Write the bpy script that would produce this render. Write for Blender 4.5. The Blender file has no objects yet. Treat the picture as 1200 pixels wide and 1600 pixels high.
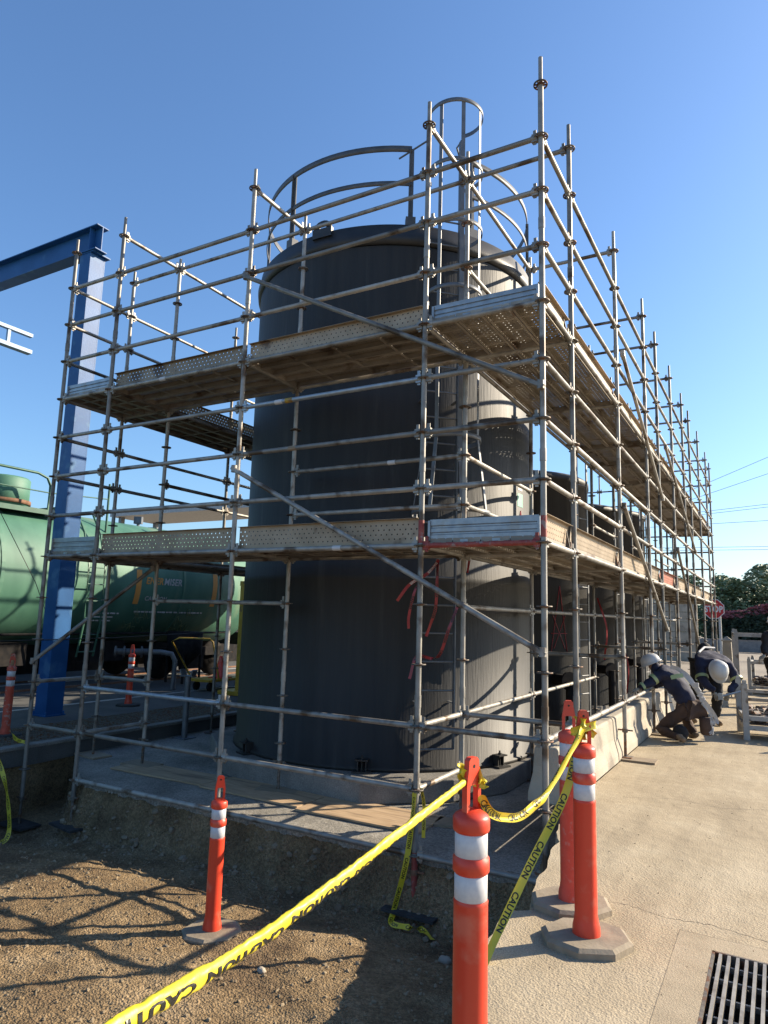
import bpy, bmesh, math, random
from mathutils import Vector, Matrix, noise
random.seed(7)
rad = math.radians
scene = bpy.context.scene
COL = scene.collection

# ------------------------------------------------------------------ camera, sky, sun, exposure
cam_d = bpy.data.cameras.new('camera'); cam = bpy.data.objects.new('camera', cam_d); COL.objects.link(cam)
cam.location = (1.561, -5.249, 1.516)
cam.rotation_euler = (rad(98.607), rad(-1.592), rad(29.595))
cam_d.sensor_fit = 'AUTO'; cam_d.sensor_width = 36; cam_d.lens = 24.07
cam_d.clip_start = 0.05; cam_d.clip_end = 2000
scene.camera = cam
SUN_AZ, SUN_EL = 43.0, 26.0          # azimuth from +Y towards +X
world = bpy.data.worlds.new('World'); scene.world = world; world.use_nodes = True
wn = world.node_tree; bg = wn.nodes['Background']
sky = wn.nodes.new('ShaderNodeTexSky'); sky.sky_type = 'NISHITA'; sky.sun_disc = False
sky.sun_elevation = rad(SUN_EL); sky.sun_rotation = rad(SUN_AZ)
sky.altitude = 0; sky.air_density = 1.2; sky.dust_density = 1.0; sky.ozone_density = 7.0
wn.links.new(sky.outputs[0], bg.inputs[0]); bg.inputs[1].default_value = 0.098
sun_d = bpy.data.lights.new('sun', 'SUN'); sun = bpy.data.objects.new('sun', sun_d); COL.objects.link(sun)
sun_d.energy = 4.9; sun_d.angle = rad(0.5); sun_d.color = (1.0, 0.86, 0.66)
sdir = Vector((math.cos(rad(SUN_EL))*math.sin(rad(SUN_AZ)), math.cos(rad(SUN_EL))*math.cos(rad(SUN_AZ)), math.sin(rad(SUN_EL))))
sun.rotation_euler = sdir.to_track_quat('Z', 'Y').to_euler(); sun.location = (10, 8, 12)
vs = scene.view_settings; vs.view_transform = 'Standard'; vs.look = 'None'; vs.gamma = 1; vs.exposure = 1.22
vs.use_curve_mapping = False
scene.cycles.max_bounces = 8; scene.cycles.transparent_max_bounces = 24

# ------------------------------------------------------------------ materials
AF = .67      # base colours below are multiplied by this
def af(c): return tuple(v*AF for v in c) if c else c
def newmat(name):
    m = bpy.data.materials.new(name); m.use_nodes = True
    return m, m.node_tree.nodes, m.node_tree.links, m.node_tree.nodes['Principled BSDF']

def N(nodes, t, **kw):
    n = nodes.new(t)
    for k, v in kw.items(): setattr(n, k, v)
    return n

def mat(name, c1, c2=None, scale=6, rough=.6, metal=0, bump=.0, bscale=40, detail=8, stretch=None,
        c3=None, s3=1.5, t3=.6, rand=0, lo=.35, hi=.65, spec=.5, rvar=0):
    """Principled surface: two colours mixed by noise, optional stain colour c3, bump, per-object brightness."""
    c1, c2, c3 = af(c1), af(c2), af(c3)
    m, n, l, p = newmat(name)
    tc = N(n, 'ShaderNodeTexCoord'); mp = N(n, 'ShaderNodeMapping')
    l.new(tc.outputs['Object'], mp.inputs[0])
    if stretch: mp.inputs['Scale'].default_value = stretch
    oi = N(n, 'ShaderNodeObjectInfo')
    sc = N(n, 'ShaderNodeVectorMath', operation='SCALE'); sc.inputs[0].default_value = (7.3, 3.1, 5.7)
    l.new(oi.outputs['Random'], sc.inputs['Scale']); l.new(sc.outputs[0], mp.inputs['Location'])
    ns = N(n, 'ShaderNodeTexNoise'); ns.inputs['Scale'].default_value = scale; ns.inputs['Detail'].default_value = detail
    l.new(mp.outputs[0], ns.inputs[0])
    cr = N(n, 'ShaderNodeValToRGB'); cr.color_ramp.elements[0].position = lo; cr.color_ramp.elements[1].position = hi
    cr.color_ramp.elements[0].color = (*c1, 1); cr.color_ramp.elements[1].color = (*(c2 or c1), 1)
    l.new(ns.outputs[0], cr.inputs[0]); out = cr.outputs[0]
    if c3:
        n3 = N(n, 'ShaderNodeTexNoise'); n3.inputs['Scale'].default_value = s3; n3.inputs['Detail'].default_value = 10
        l.new(mp.outputs[0], n3.inputs[0])
        r3 = N(n, 'ShaderNodeValToRGB'); r3.color_ramp.elements[0].position = t3-.04; r3.color_ramp.elements[1].position = t3+.06
        l.new(n3.outputs[0], r3.inputs[0])
        mx = N(n, 'ShaderNodeMixRGB'); l.new(r3.outputs[0], mx.inputs[0]); l.new(out, mx.inputs[1]); mx.inputs[2].default_value = (*c3, 1)
        out = mx.outputs[0]
    if rand:
        mr = N(n, 'ShaderNodeMapRange'); mr.inputs[3].default_value = 1-rand; mr.inputs[4].default_value = 1+rand
        l.new(oi.outputs['Random'], mr.inputs[0])
        hs = N(n, 'ShaderNodeHueSaturation'); l.new(mr.outputs[0], hs.inputs['Value']); l.new(out, hs.inputs['Color']); out = hs.outputs[0]
    l.new(out, p.inputs['Base Color'])
    p.inputs['Roughness'].default_value = rough; p.inputs['Metallic'].default_value = metal
    p.inputs['Specular IOR Level'].default_value = spec
    if rvar:
        mr = N(n, 'ShaderNodeMapRange'); mr.inputs[3].default_value = rough-rvar; mr.inputs[4].default_value = rough+rvar
        l.new(ns.outputs[0], mr.inputs[0]); l.new(mr.outputs[0], p.inputs['Roughness'])
    if bump:
        nb = N(n, 'ShaderNodeTexNoise'); nb.inputs['Scale'].default_value = bscale; nb.inputs['Detail'].default_value = 6
        l.new(mp.outputs[0], nb.inputs[0])
        b = N(n, 'ShaderNodeBump'); b.inputs['Strength'].default_value = 1; b.inputs['Distance'].default_value = bump
        l.new(nb.outputs[0], b.inputs['Height']); l.new(b.outputs[0], p.inputs['Normal'])
    return m

def ground_mat(name, base, lite, dark, grain=90, patch=1.2, bump=.006, peb=0, crack=False, rough=.9):
    base, lite, dark = af(base), af(lite), af(dark)
    m, n, l, p = newmat(name)
    tc = N(n, 'ShaderNodeTexCoord')
    a = N(n, 'ShaderNodeTexNoise'); a.inputs['Scale'].default_value = patch; a.inputs['Detail'].default_value = 9; a.inputs['Roughness'].default_value = .62
    b = N(n, 'ShaderNodeTexNoise'); b.inputs['Scale'].default_value = grain; b.inputs['Detail'].default_value = 4
    v = N(n, 'ShaderNodeTexVoronoi'); v.inputs['Scale'].default_value = grain*.6
    for t in (a, b, v): l.new(tc.outputs['Object'], t.inputs[0])
    r = N(n, 'ShaderNodeValToRGB'); e = r.color_ramp.elements
    e[0].position = .36; e[0].color = (*dark, 1); e[1].position = .66; e[1].color = (*lite, 1); k = e.new(.5); k.color = (*base, 1)
    l.new(a.outputs[0], r.inputs[0])
    r2 = N(n, 'ShaderNodeMapRange'); r2.inputs[1].default_value = .3; r2.inputs[2].default_value = .7; r2.inputs[3].default_value = .72; r2.inputs[4].default_value = 1.25
    l.new(b.outputs[0], r2.inputs[0])
    hs = N(n, 'ShaderNodeHueSaturation'); l.new(r.outputs[0], hs.inputs['Color']); l.new(r2.outputs[0], hs.inputs['Value'])
    out = hs.outputs[0]
    if name == 'dusty_concrete_paving':
        mp = N(n, 'ShaderNodeMapping'); mp.inputs['Scale'].default_value = (3.2, .35, 1); mp.inputs['Rotation'].default_value = (0, 0, rad(-12)); l.new(tc.outputs['Object'], mp.inputs[0])
        tn = N(n, 'ShaderNodeTexNoise'); tn.inputs['Scale'].default_value = 1.3; tn.inputs['Detail'].default_value = 8; tn.inputs['Roughness'].default_value = .7; l.new(mp.outputs[0], tn.inputs[0])
        tr = N(n, 'ShaderNodeMapRange'); tr.inputs[1].default_value = .35; tr.inputs[2].default_value = .6; tr.inputs[3].default_value = .86; tr.inputs[4].default_value = 1.05; l.new(tn.outputs[0], tr.inputs[0])
        h3 = N(n, 'ShaderNodeHueSaturation'); l.new(out, h3.inputs['Color']); l.new(tr.outputs[0], h3.inputs['Value']); out = h3.outputs[0]
    if peb:
        v2 = N(n, 'ShaderNodeTexVoronoi'); v2.inputs['Scale'].default_value = peb; l.new(tc.outputs['Object'], v2.inputs[0])
        hs2 = N(n, 'ShaderNodeMixRGB', blend_type='MULTIPLY'); hs2.inputs[0].default_value = .55
        bw = N(n, 'ShaderNodeSeparateColor'); l.new(v2.outputs['Color'], bw.inputs[0])
        mr = N(n, 'ShaderNodeMapRange'); mr.inputs[3].default_value = .45; mr.inputs[4].default_value = 1.5; l.new(bw.outputs[0], mr.inputs[0])
        l.new(out, hs2.inputs[1]); l.new(mr.outputs[0], hs2.inputs[2]); out = hs2.outputs[0]
    if crack:
        vc = N(n, 'ShaderNodeTexVoronoi', feature='DISTANCE_TO_EDGE'); vc.inputs['Scale'].default_value = .55
        nn = N(n, 'ShaderNodeTexNoise'); nn.inputs['Scale'].default_value = 3; nn.inputs['Detail'].default_value = 6
        ad = N(n, 'ShaderNodeMixRGB', blend_type='ADD'); ad.inputs[0].default_value = .35
        l.new(tc.outputs['Object'], nn.inputs[0]); l.new(tc.outputs['Object'], ad.inputs[1]); l.new(nn.outputs['Color'], ad.inputs[2])
        l.new(ad.outputs[0], vc.inputs[0])
        rc = N(n, 'ShaderNodeMapRange'); rc.inputs[1].default_value = 0; rc.inputs[2].default_value = .006; rc.inputs[3].default_value = .55; rc.inputs[4].default_value = 1
        l.new(vc.outputs['Distance'], rc.inputs[0])
        mm = N(n, 'ShaderNodeMixRGB', blend_type='MULTIPLY'); mm.inputs[0].default_value = .7
        l.new(out, mm.inputs[1]); l.new(rc.outputs[0], mm.inputs[2]); out = mm.outputs[0]
    l.new(out, p.inputs['Base Color']); p.inputs['Roughness'].default_value = rough; p.inputs['Specular IOR Level'].default_value = .25
    mix = N(n, 'ShaderNodeMath', operation='ADD'); l.new(b.outputs[0], mix.inputs[0]); l.new(v.outputs['Distance'], mix.inputs[1])
    a2 = N(n, 'ShaderNodeTexNoise'); a2.inputs['Scale'].default_value = 9; a2.inputs['Detail'].default_value = 6; l.new(tc.outputs['Object'], a2.inputs[0])
    mu = N(n, 'ShaderNodeMath', operation='MULTIPLY_ADD'); mu.inputs[1].default_value = 3.0
    l.new(a2.outputs[0], mu.inputs[0]); l.new(mix.outputs[0], mu.inputs[2])
    bp = N(n, 'ShaderNodeBump'); bp.inputs['Distance'].default_value = bump; l.new(mu.outputs[0], bp.inputs['Height']); l.new(bp.outputs[0], p.inputs['Normal'])
    return m

def perforated(name, c1, c2, rough=.55, metal=.25):
    """Perforated sheet steel: rows of round holes in the local x/y plane."""
    m = mat(name, c1, c2, scale=5, rough=rough, metal=metal, c3=(.16, .10, .06), s3=3, t3=.62, rand=.22, bump=.0015, bscale=20)
    n, l = m.node_tree.nodes, m.node_tree.links; p = n['Principled BSDF']
    tc = N(n, 'ShaderNodeTexCoord'); sx = N(n, 'ShaderNodeSeparateXYZ'); l.new(tc.outputs['Object'], sx.inputs[0])
    def M(op, a, b=None):
        k = N(n, 'ShaderNodeMath', operation=op)
        for i, v in enumerate((a, b)):
            if v is None: continue
            if isinstance(v, (int, float)): k.inputs[i].default_value = v
            else: l.new(v, k.inputs[i])
        return k.outputs[0]
    yy = M('DIVIDE', sx.outputs['Y'], .042); row = M('FLOOR', yy); fy = M('SUBTRACT', M('FRACT', yy), .5)
    off = M('MULTIPLY', M('MODULO', M('ABSOLUTE', row), 2), .5)
    xx = M('ADD', M('DIVIDE', sx.outputs['X'], .055), off); fx = M('SUBTRACT', M('FRACT', xx), .5)
    dx = M('MULTIPLY', fx, .055); dy = M('MULTIPLY', fy, .042)
    d = M('SQRT', M('ADD', M('MULTIPLY', dx, dx), M('MULTIPLY', dy, dy)))
    hole = M('LESS_THAN', d, .0072)
    inside = M('LESS_THAN', M('ABSOLUTE', sx.outputs['Y']), .09)
    top = M('GREATER_THAN', sx.outputs['Z'], -.006)
    f = M('MULTIPLY', M('MULTIPLY', hole, inside), top)
    tr = N(n, 'ShaderNodeBsdfTransparent'); mx = N(n, 'ShaderNodeMixShader')
    l.new(f, mx.inputs[0]); l.new(p.outputs[0], mx.inputs[1]); l.new(tr.outputs[0], mx.inputs[2])
    l.new(mx.outputs[0], n['Material Output'].inputs[0])
    return m

M_galv = mat('galvanised_tube', (.32, .30, .265), (.46, .435, .385), scale=9, rough=.5, metal=.3, c3=(.14, .095, .06), s3=4, t3=.58, rand=.3, bump=.0006, bscale=60, rvar=.12)
M_galv_dark = mat('weathered_clamp_steel', (.14, .12, .10), (.25, .22, .18), scale=30, rough=.6, metal=.35, c3=(.20, .09, .04), s3=20, t3=.55, rand=.3)
M_galv_new = mat('bright_galvanised_steel', (.36, .41, .45), (.50, .55, .58), scale=12, rough=.42, metal=.5, c3=(.40, .40, .38), s3=5, t3=.6, rand=.1)
M_red_tube = mat('red_painted_tube', (.36, .05, .04), (.45, .10, .07), scale=20, rough=.6, c3=(.4, .3, .27), s3=18, t3=.62)
M_plank = perforated('perforated_plank_steel', (.34, .29, .23), (.46, .40, .32))
M_toe = perforated('perforated_toe_board_steel', (.38, .29, .19), (.50, .39, .27))
M_toe_red = perforated('red_toe_board_steel', (.38, .10, .05), (.45, .15, .08))
M_tank = mat('dusty_black_tank_shell', (.027, .0265, .0255), (.040, .039, .037), scale=3, rough=.58, stretch=(3, 3, .22), bump=.003, bscale=14, c3=(.062, .060, .055), s3=2.2, t3=.64, spec=.36, rvar=.05)
M_tank_rim = mat('black_tank_rim', (.024, .024, .024), (.04, .039, .037), scale=5, rough=.5, bump=.001)
M_greysteel = mat('grey_painted_steel', (.17, .18, .19), (.24, .25, .26), scale=6, rough=.5, metal=.3, c3=(.3, .29, .27), s3=8, t3=.66)
M_rail = mat('dark_grey_rail_steel', (.10, .105, .11), (.16, .16, .16), scale=6, rough=.5, metal=.2)
M_white_steel = mat('pale_painted_steel', (.5, .5, .48), (.65, .64, .6), scale=10, rough=.55)
M_blue = mat('blue_painted_steel', (.018, .105, .30), (.028, .14, .38), scale=2.5, rough=.45, c3=(.07, .20, .40), s3=3, t3=.62, spec=.22, bump=.0008, bscale=30)
M_lightblue = mat('pale_blue_painted_steel', (.25, .42, .62), (.35, .52, .70), rough=.45)
M_green = mat('green_tank_car_paint', (.06, .19, .13), (.105, .27, .185), scale=1.6, rough=.6, stretch=(1.2, 1.2, .35), c3=(.19, .30, .195), s3=.9, t3=.62, bump=.004, bscale=2, spec=.5)
M_green_dark = mat('dark_green_steel', (.03, .12, .08), (.05, .17, .11), rough=.5)
M_black = mat('greasy_black_steel', (.02, .02, .022), (.04, .036, .034), scale=8, rough=.9, spec=.12)
M_rust = mat('rusty_steel', (.20, .09, .045), (.32, .17, .10), scale=9, rough=.85)
M_orange = mat('orange_post_plastic', (.90, .066, .026), (.96, .085, .034), scale=3, rough=.42, c3=(.88, .17, .10), s3=7, t3=.60, rand=.08, spec=.5, rvar=.06)
M_orange_faded = mat('faded_orange_post_plastic', (.80, .095, .05), (.88, .12, .065), scale=24, rough=.6, c3=(.75, .24, .18), s3=34, t3=.62)
M_orange_dusty = mat('dusty_orange_post_plastic', (.62, .09, .045), (.80, .12, .06), scale=14, rough=.7, c3=(.60, .35, .28), s3=30, t3=.60)
M_refl = mat('white_reflective_sheeting', (.74, .74, .76), (.82, .82, .83), scale=60, rough=.35, c3=(.55, .53, .50), s3=7, t3=.68)
M_rubber = mat('dusty_rubber_base', (.33, .27, .19), (.41, .34, .245), scale=14, rough=.9, c3=(.28, .23, .17), s3=5, t3=.56, bump=.002, bscale=60)
M_rubber_dark = mat('dark_rubber_base', (.035, .035, .035), (.07, .068, .065), scale=14, rough=.85)
M_yellow = mat('yellow_barrier_tape', (.88, .68, .03), (.94, .78, .08), scale=5, rough=.42, spec=.45, bump=.0012, bscale=38)
M_ink = mat('black_printed_ink', (.012, .012, .012), rough=.4)
M_redtape = mat('red_danger_tape', (.33, .012, .02), (.48, .03, .04), scale=9, rough=.35)
M_white = mat('white_ink', (.8, .8, .8), rough=.6)
M_orange_ink = mat('orange_ink', (.85, .35, .06), (.9, .42, .1), rough=.6)
M_ply = mat('plywood_sheet', (.48, .33, .19), (.64, .46, .29), scale=4, stretch=(1, 9, 9), rough=.8, c3=(.30, .21, .13), s3=1.2, t3=.58, rand=.1)
M_wood = mat('weathered_timber', (.30, .22, .14), (.45, .36, .25), scale=6, stretch=(1, 14, 14), rough=.85, rand=.15)
M_blockc = mat('cast_concrete', (.42, .37, .29), (.56, .50, .40), scale=3, rough=.88, c3=(.30, .26, .21), s3=2.2, t3=.60, bump=.004, bscale=50)
M_pave = ground_mat('dusty_concrete_paving', (.53, .435, .295), (.60, .505, .355), (.45, .365, .245), grain=140, patch=1.1, bump=.0024, crack=False)
M_pave2 = ground_mat('smooth_concrete_surround', (.51, .42, .29), (.57, .475, .335), (.44, .36, .245), grain=220, patch=2.5, bump=.0012)
M_leftpave = ground_mat('grey_yard_paving', (.13, .13, .125), (.18, .175, .165), (.10, .098, .095), grain=120, patch=.7, bump=.002)
M_dirt = ground_mat('loose_brown_dirt', (.31, .215, .115), (.41, .30, .175), (.20, .135, .075), grain=110, patch=2.2, bump=.012, peb=55)
M_slab = ground_mat('rough_foundation_slab', (.36, .335, .29), (.47, .435, .375), (.26, .24, .205), grain=160, patch=1.6, bump=.004, peb=70)
M_plinth = ground_mat('formed_plinth_concrete', (.28, .265, .24), (.36, .34, .305), (.21, .20, .18), grain=90, patch=2.0, bump=.002)
M_far = ground_mat('distant_ground', (.40, .34, .26), (.46, .40, .31), (.33, .28, .22), grain=20, patch=.2, bump=.002)
M_road = ground_mat('asphalt_road', (.055, .055, .058), (.075, .075, .075), (.04, .04, .04), grain=60, patch=.4, bump=.002)
M_leaf = mat('tree_leaves', (.14, .20, .09), (.26, .34, .16), scale=2.5, rough=.6, rand=.1)  # greens lightened to stand in for distance haze
M_leaf2 = mat('pale_tree_leaves', (.17, .23, .12), (.32, .40, .22), scale=2.5, rough=.6, rand=.1)  # paler variant, haze likewise put into the leaf colour
M_hedge = mat('hedge_leaves', (.020, .035, .016), (.05, .07, .03), scale=3, rough=.7)
M_flower = mat('pink_flowers', (.36, .09, .11), (.50, .17, .17), scale=4, rough=.7)
M_trunk = mat('tree_bark', (.09, .065, .045), (.15, .11, .08), scale=6, rough=.9)
M_navy = mat('navy_work_fabric', (.012, .016, .045), (.022, .028, .07), scale=6, rough=.85, bump=.012, bscale=9)
M_blackcloth = mat('black_work_fabric', (.010, .010, .013), (.02, .02, .024), scale=6, rough=.85, bump=.012, bscale=9)
M_brown = mat('brown_work_fabric', (.075, .045, .035), (.12, .075, .055), scale=8, rough=.9, bump=.01, bscale=12)
M_skin = mat('skin', (.38, .22, .15), (.43, .26, .18), rough=.55)
M_helmet = mat('white_helmet_plastic', (.72, .71, .67), (.80, .79, .75), scale=6, rough=.3, c3=(.5, .47, .4), s3=8, t3=.66)
M_hiviz = mat('lime_reflective_band', (.42, .50, .22), (.50, .58, .28), rough=.5)
M_strap = mat('grey_webbing', (.55, .55, .56), (.7, .7, .7), scale=30, rough=.7)
M_boot = mat('tan_boot_leather', (.25, .17, .10), (.33, .24, .15), rough=.8)
M_glove = mat('pale_glove_leather', (.45, .38, .28), (.55, .48, .36), rough=.85)
M_stopred = mat('stop_sign_red', (.55, .02, .025), (.6, .03, .03), rough=.4)
M_yellow_steel = mat('yellow_painted_steel', (.55, .33, .03), (.66, .42, .05), scale=8, rough=.5, c3=(.3, .18, .06), s3=6, t3=.64)
M_wire = mat('dark_cable', (.03, .03, .03), rough=.6)
M_sticker = mat('pale_green_sticker', (.25, .55, .42), (.32, .62, .5), rough=.5)

# ------------------------------------------------------------------ mesh helpers
class MB:
    """Collects shapes into one mesh."""
    def __init__(s): s.v = []; s.f = []; s.sm = []
    def add(s, vs_, fs_, smooth=False):
        b = len(s.v); s.v += [tuple(p) for p in vs_]
        for f in fs_: s.f.append([b+i for i in f]); s.sm.append(smooth)
        return s
    def box(s, c, d, rot=None):
        """centre, full size, optional 3x3/4x4 rotation"""
        hx, hy, hz = d[0]/2, d[1]/2, d[2]/2
        vs_ = [Vector((x, y, z)) for x in (-hx, hx) for y in (-hy, hy) for z in (-hz, hz)]
        if rot is not None: vs_ = [rot @ p for p in vs_]
        c = Vector(c); vs_ = [p+c for p in vs_]
        return s.add(vs_, [(0, 1, 3, 2), (4, 6, 7, 5), (0, 4, 5, 1), (2, 3, 7, 6), (0, 2, 6, 4), (1, 5, 7, 3)])
    def tube(s, a, b, r, n=10, r2=None, cap=True):
        a, b = Vector(a), Vector(b); d = (b-a)
        if d.length < 1e-6: return s
        q = d.to_track_quat('Z', 'Y'); r2 = r if r2 is None else r2
        vs_ = []
        for p, rr in ((a, r), (b, r2)):
            for i in range(n):
                t = 2*math.pi*i/n; vs_.append(p + q @ Vector((rr*math.cos(t), rr*math.sin(t), 0)))
        s.add(vs_, [(i, (i+1) % n, n+(i+1) % n, n+i) for i in range(n)], True)
        if cap:
            s.add(vs_[:n][::-1], [tuple(range(n))]); s.add(vs_[n:], [tuple(range(n))])
        return s
    def path(s, pts, r, n=8, closed=False):
        """smooth tube along points"""
        pts = [Vector(p) for p in pts]; m = len(pts); rings = []
        up = Vector((0, 0, 1))
        for i, p in enumerate(pts):
            if closed: d = pts[(i+1) % m]-pts[i-1]
            else: d = pts[min(i+1, m-1)]-pts[max(i-1, 0)]
            d.normalize(); x = d.cross(up)
            if x.length < .05: x = d.cross(Vector((1, 0, 0)))
            x.normalize(); y = d.cross(x)
            rr = r(i/(m-1)) if callable(r) else r
            rings.append([p + x*rr*math.cos(2*math.pi*k/n) + y*rr*math.sin(2*math.pi*k/n) for k in range(n)])
        vs_ = [q for ring in rings for q in ring]; fs_ = []
        for i in range(m if closed else m-1):
            j = (i+1) % m
            for k in range(n): fs_.append((i*n+k, i*n+(k+1) % n, j*n+(k+1) % n, j*n+k))
        s.add(vs_, fs_, True)
        if not closed:
            s.add(rings[0][::-1], [tuple(range(n))]); s.add(rings[-1], [tuple(range(n))])
        return s
    def lathe(s, prof, n=32, c=(0, 0, 0), smooth=True, a0=0, a1=2*math.pi):
        c = Vector(c); full = abs(a1-a0-2*math.pi) < 1e-6; m = n if full else n+1
        vs_ = [c+Vector((r*math.cos(a0+(a1-a0)*i/n), r*math.sin(a0+(a1-a0)*i/n), z)) for r, z in prof for i in range(m)]
        fs_ = []
        for j in range(len(prof)-1):
            for i in range(n):
                k = (i+1) % m; fs_.append((j*m+i, j*m+k, (j+1)*m+k, (j+1)*m+i))
        return s.add(vs_, fs_, smooth)
    def prism(s, poly, z0, z1):
        n = len(poly); vs_ = [(x, y, z0) for x, y in poly]+[(x, y, z1) for x, y in poly]
        return s.add(vs_, [tuple(range(n))[::-1], tuple(range(n, 2*n))]+[(i, (i+1) % n, n+(i+1) % n, n+i) for i in range(n)])
    def extrude(s, poly, a, b):
        """poly: list of 3d points at a; shifted by vector b-a"""
        d = Vector(b)-Vector(a); n = len(poly); P = [Vector(p) for p in poly]
        return s.add(P+[p+d for p in P], [tuple(range(n))[::-1], tuple(range(n, 2*n))]+[(i, (i+1) % n, n+(i+1) % n, n+i) for i in range(n)])
    def strip(s, L, R, smooth=True):
        n = len(L); return s.add(list(L)+list(R), [(i, i+1, n+i+1, n+i) for i in range(n-1)], smooth)
    def mesh(s, name):
        me = bpy.data.meshes.new(name); me.from_pydata([tuple(p) for p in s.v], [], s.f); me.update()
        me.polygons.foreach_set('use_smooth', s.sm)
        return me

def fix_normals(me):
    bm = bmesh.new(); bm.from_mesh(me); bmesh.ops.recalc_face_normals(bm, faces=bm.faces); bm.to_mesh(me); bm.free()

def link(name, me, m, parent=None, mw=None, label=None, bevel=0):
    me.materials.clear() if False else None
    if m is not None and len(me.materials) == 0: me.materials.append(m)
    o = bpy.data.objects.new(name, me); COL.objects.link(o)
    pl = Vector(parent['_loc']) if parent is not None else Vector((0, 0, 0))
    mw = mw or Matrix.Identity(4)
    if parent is not None:
        o.parent = parent
        o.matrix_local = Matrix.Translation(-pl) @ mw
    else: o.matrix_world = mw
    o['_loc'] = list(mw.translation) if parent is None else list(Vector(parent['_loc'])*0 + mw.translation)
    if label: o['label'] = label
    if bevel:
        b = o.modifiers.new('bevel', 'BEVEL'); b.width = bevel; b.segments = 2; b.limit_method = 'ANGLE'
    return o

def build(name, mb, m, parent=None, mw=None, label=None, bevel=0, recalc=True):
    me = mb.mesh(name)
    if recalc: fix_normals(me)
    return link(name, me, m, parent, mw, label, bevel)

def sub(name, mb, m, part, **kw):
    """a sub-part: world-coordinate mesh under a part that sits at the world origin of its thing"""
    me = mb.mesh(name); fix_normals(me); me.materials.append(m)
    o = bpy.data.objects.new(name, me); COL.objects.link(o); o.parent = part
    o.matrix_local = Matrix.Translation(-Vector(part['_loc'])) @ Matrix.Identity(4)
    o['_loc'] = [0, 0, 0]
    return o

def thing(name, label, cat, loc=(0, 0, 0), group=None):
    o = bpy.data.objects.new(name, None); COL.objects.link(o); o.location = loc; o['_loc'] = list(loc)
    o.empty_display_size = .2
    o['label'] = label; o['category'] = cat
    if group: o['group'] = group
    return o

def tag(o, label, cat, group=None):
    o['label'] = label; o['category'] = cat
    if group: o['group'] = group
    return o

def struct(o): o['kind'] = 'structure'; return o

def text_mesh(body, size, width=1.0, bold=0.0, thick=0.0):
    cu = bpy.data.curves.new('lettering', 'FONT'); cu.body = body; cu.size = size; cu.extrude = thick; cu.offset = bold
    cu.resolution_u = 3; cu.space_character = 1.05
    ob = bpy.data.objects.new('lettering', cu); COL.objects.link(ob)
    dg = bpy.context.evaluated_depsgraph_get(); me = bpy.data.meshes.new_from_object(ob.evaluated_get(dg))
    bpy.data.objects.remove(ob); bpy.data.curves.remove(cu)
    for v in me.vertices: v.co.x *= width
    return me

def Kz(k): return 6.12-.5*k
CAMP = Vector(cam.location)

# ------------------------------------------------------------------ ground, slab, paving
def pit_h(x, y):
    h = -.68 - .05*max(0, min(1, (y+1.8)/1.2))
    h -= .13*math.exp(-((y+.25)/.55)**2)
    if x < -4.2: h -= .20*min(1, (-4.2-x)/1.8)*max(0, min(1, (y+1.6)/1.3))
    if y < -2: h += .07*min(1, (-2-y)/1.5)
    n = noise.noise(Vector((x*1.1, y*1.1, 0)))*.045+noise.noise(Vector((x*3.7, y*3.7, 3)))*.018+noise.noise(Vector((x*11, y*11, 5)))*.010+noise.noise(Vector((x*30, y*30, 5)))*.005
    h += n
    # bank against the slab
    e = slab_edge(x)-y
    if e < .16: h = h+(-.46-h)*max(0, min(1, (.13-e)/.12))**1.3 + noise.noise(Vector((x*9, y*9, 8)))*.025
    # bank against the right paving
    ex = pave_x(y)-x
    if ex < .30: h = h+(-.16-h)*max(0, min(1, (.30-ex)/.30))**1.5
    return h
PAVE_EDGE = [(-9.5, .52), (-3.2, .53), (-2.59, .48), (-2.14, .35), (-1.90, .29), (-1.64, .25), (-1.54, .25), (-1.46, .36), (-1.33, .31), (-1.20, .28), (-1.02, .24), (-.86, .25), (-.60, .19), (-.25, .16), (-.04, .09), (.66, -.02), (18, -.03)]
def pave_x(y):
    for (y0, x0), (y1, x1) in zip(PAVE_EDGE, PAVE_EDGE[1:]):
        if y0 <= y <= y1:
            return x0+(x1-x0)*(y-y0)/(y1-y0)
    return PAVE_EDGE[0][1] if y < 0 else PAVE_EDGE[-1][1]
def slab_edge(x):
    b = .06+noise.noise(Vector((x*2.3, 0, 9)))*.05+noise.noise(Vector((x*9, 0, 2)))*.035+noise.noise(Vector((x*31, 0, 2)))*.018
    if x < -5.35: b += (-5.35-x)*.75
    return b
# dirt sheet (pit)
mb = MB(); nx, ny = 300, 330; x0, x1, y0, y1 = -7.2, .62, -8.5, 1.6
vsx = [x0+(x1-x0)*i/nx for i in range(nx+1)]
vsy = [y0+(-.6-y0)*(j/200)**.75 for j in range(200)]+[-.6+2.2*(j/(ny-200)) for j in range(ny-199)]
vv = []
for y in vsy:
    for x in vsx: vv.append((x, y, pit_h(x, y)))
mb.add(vv, [(j*(nx+1)+i, j*(nx+1)+i+1, (j+1)*(nx+1)+i+1, (j+1)*(nx+1)+i) for j in range(ny) for i in range(nx)], True)
struct(build('pit_ground', mb, M_dirt, recalc=False))
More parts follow.
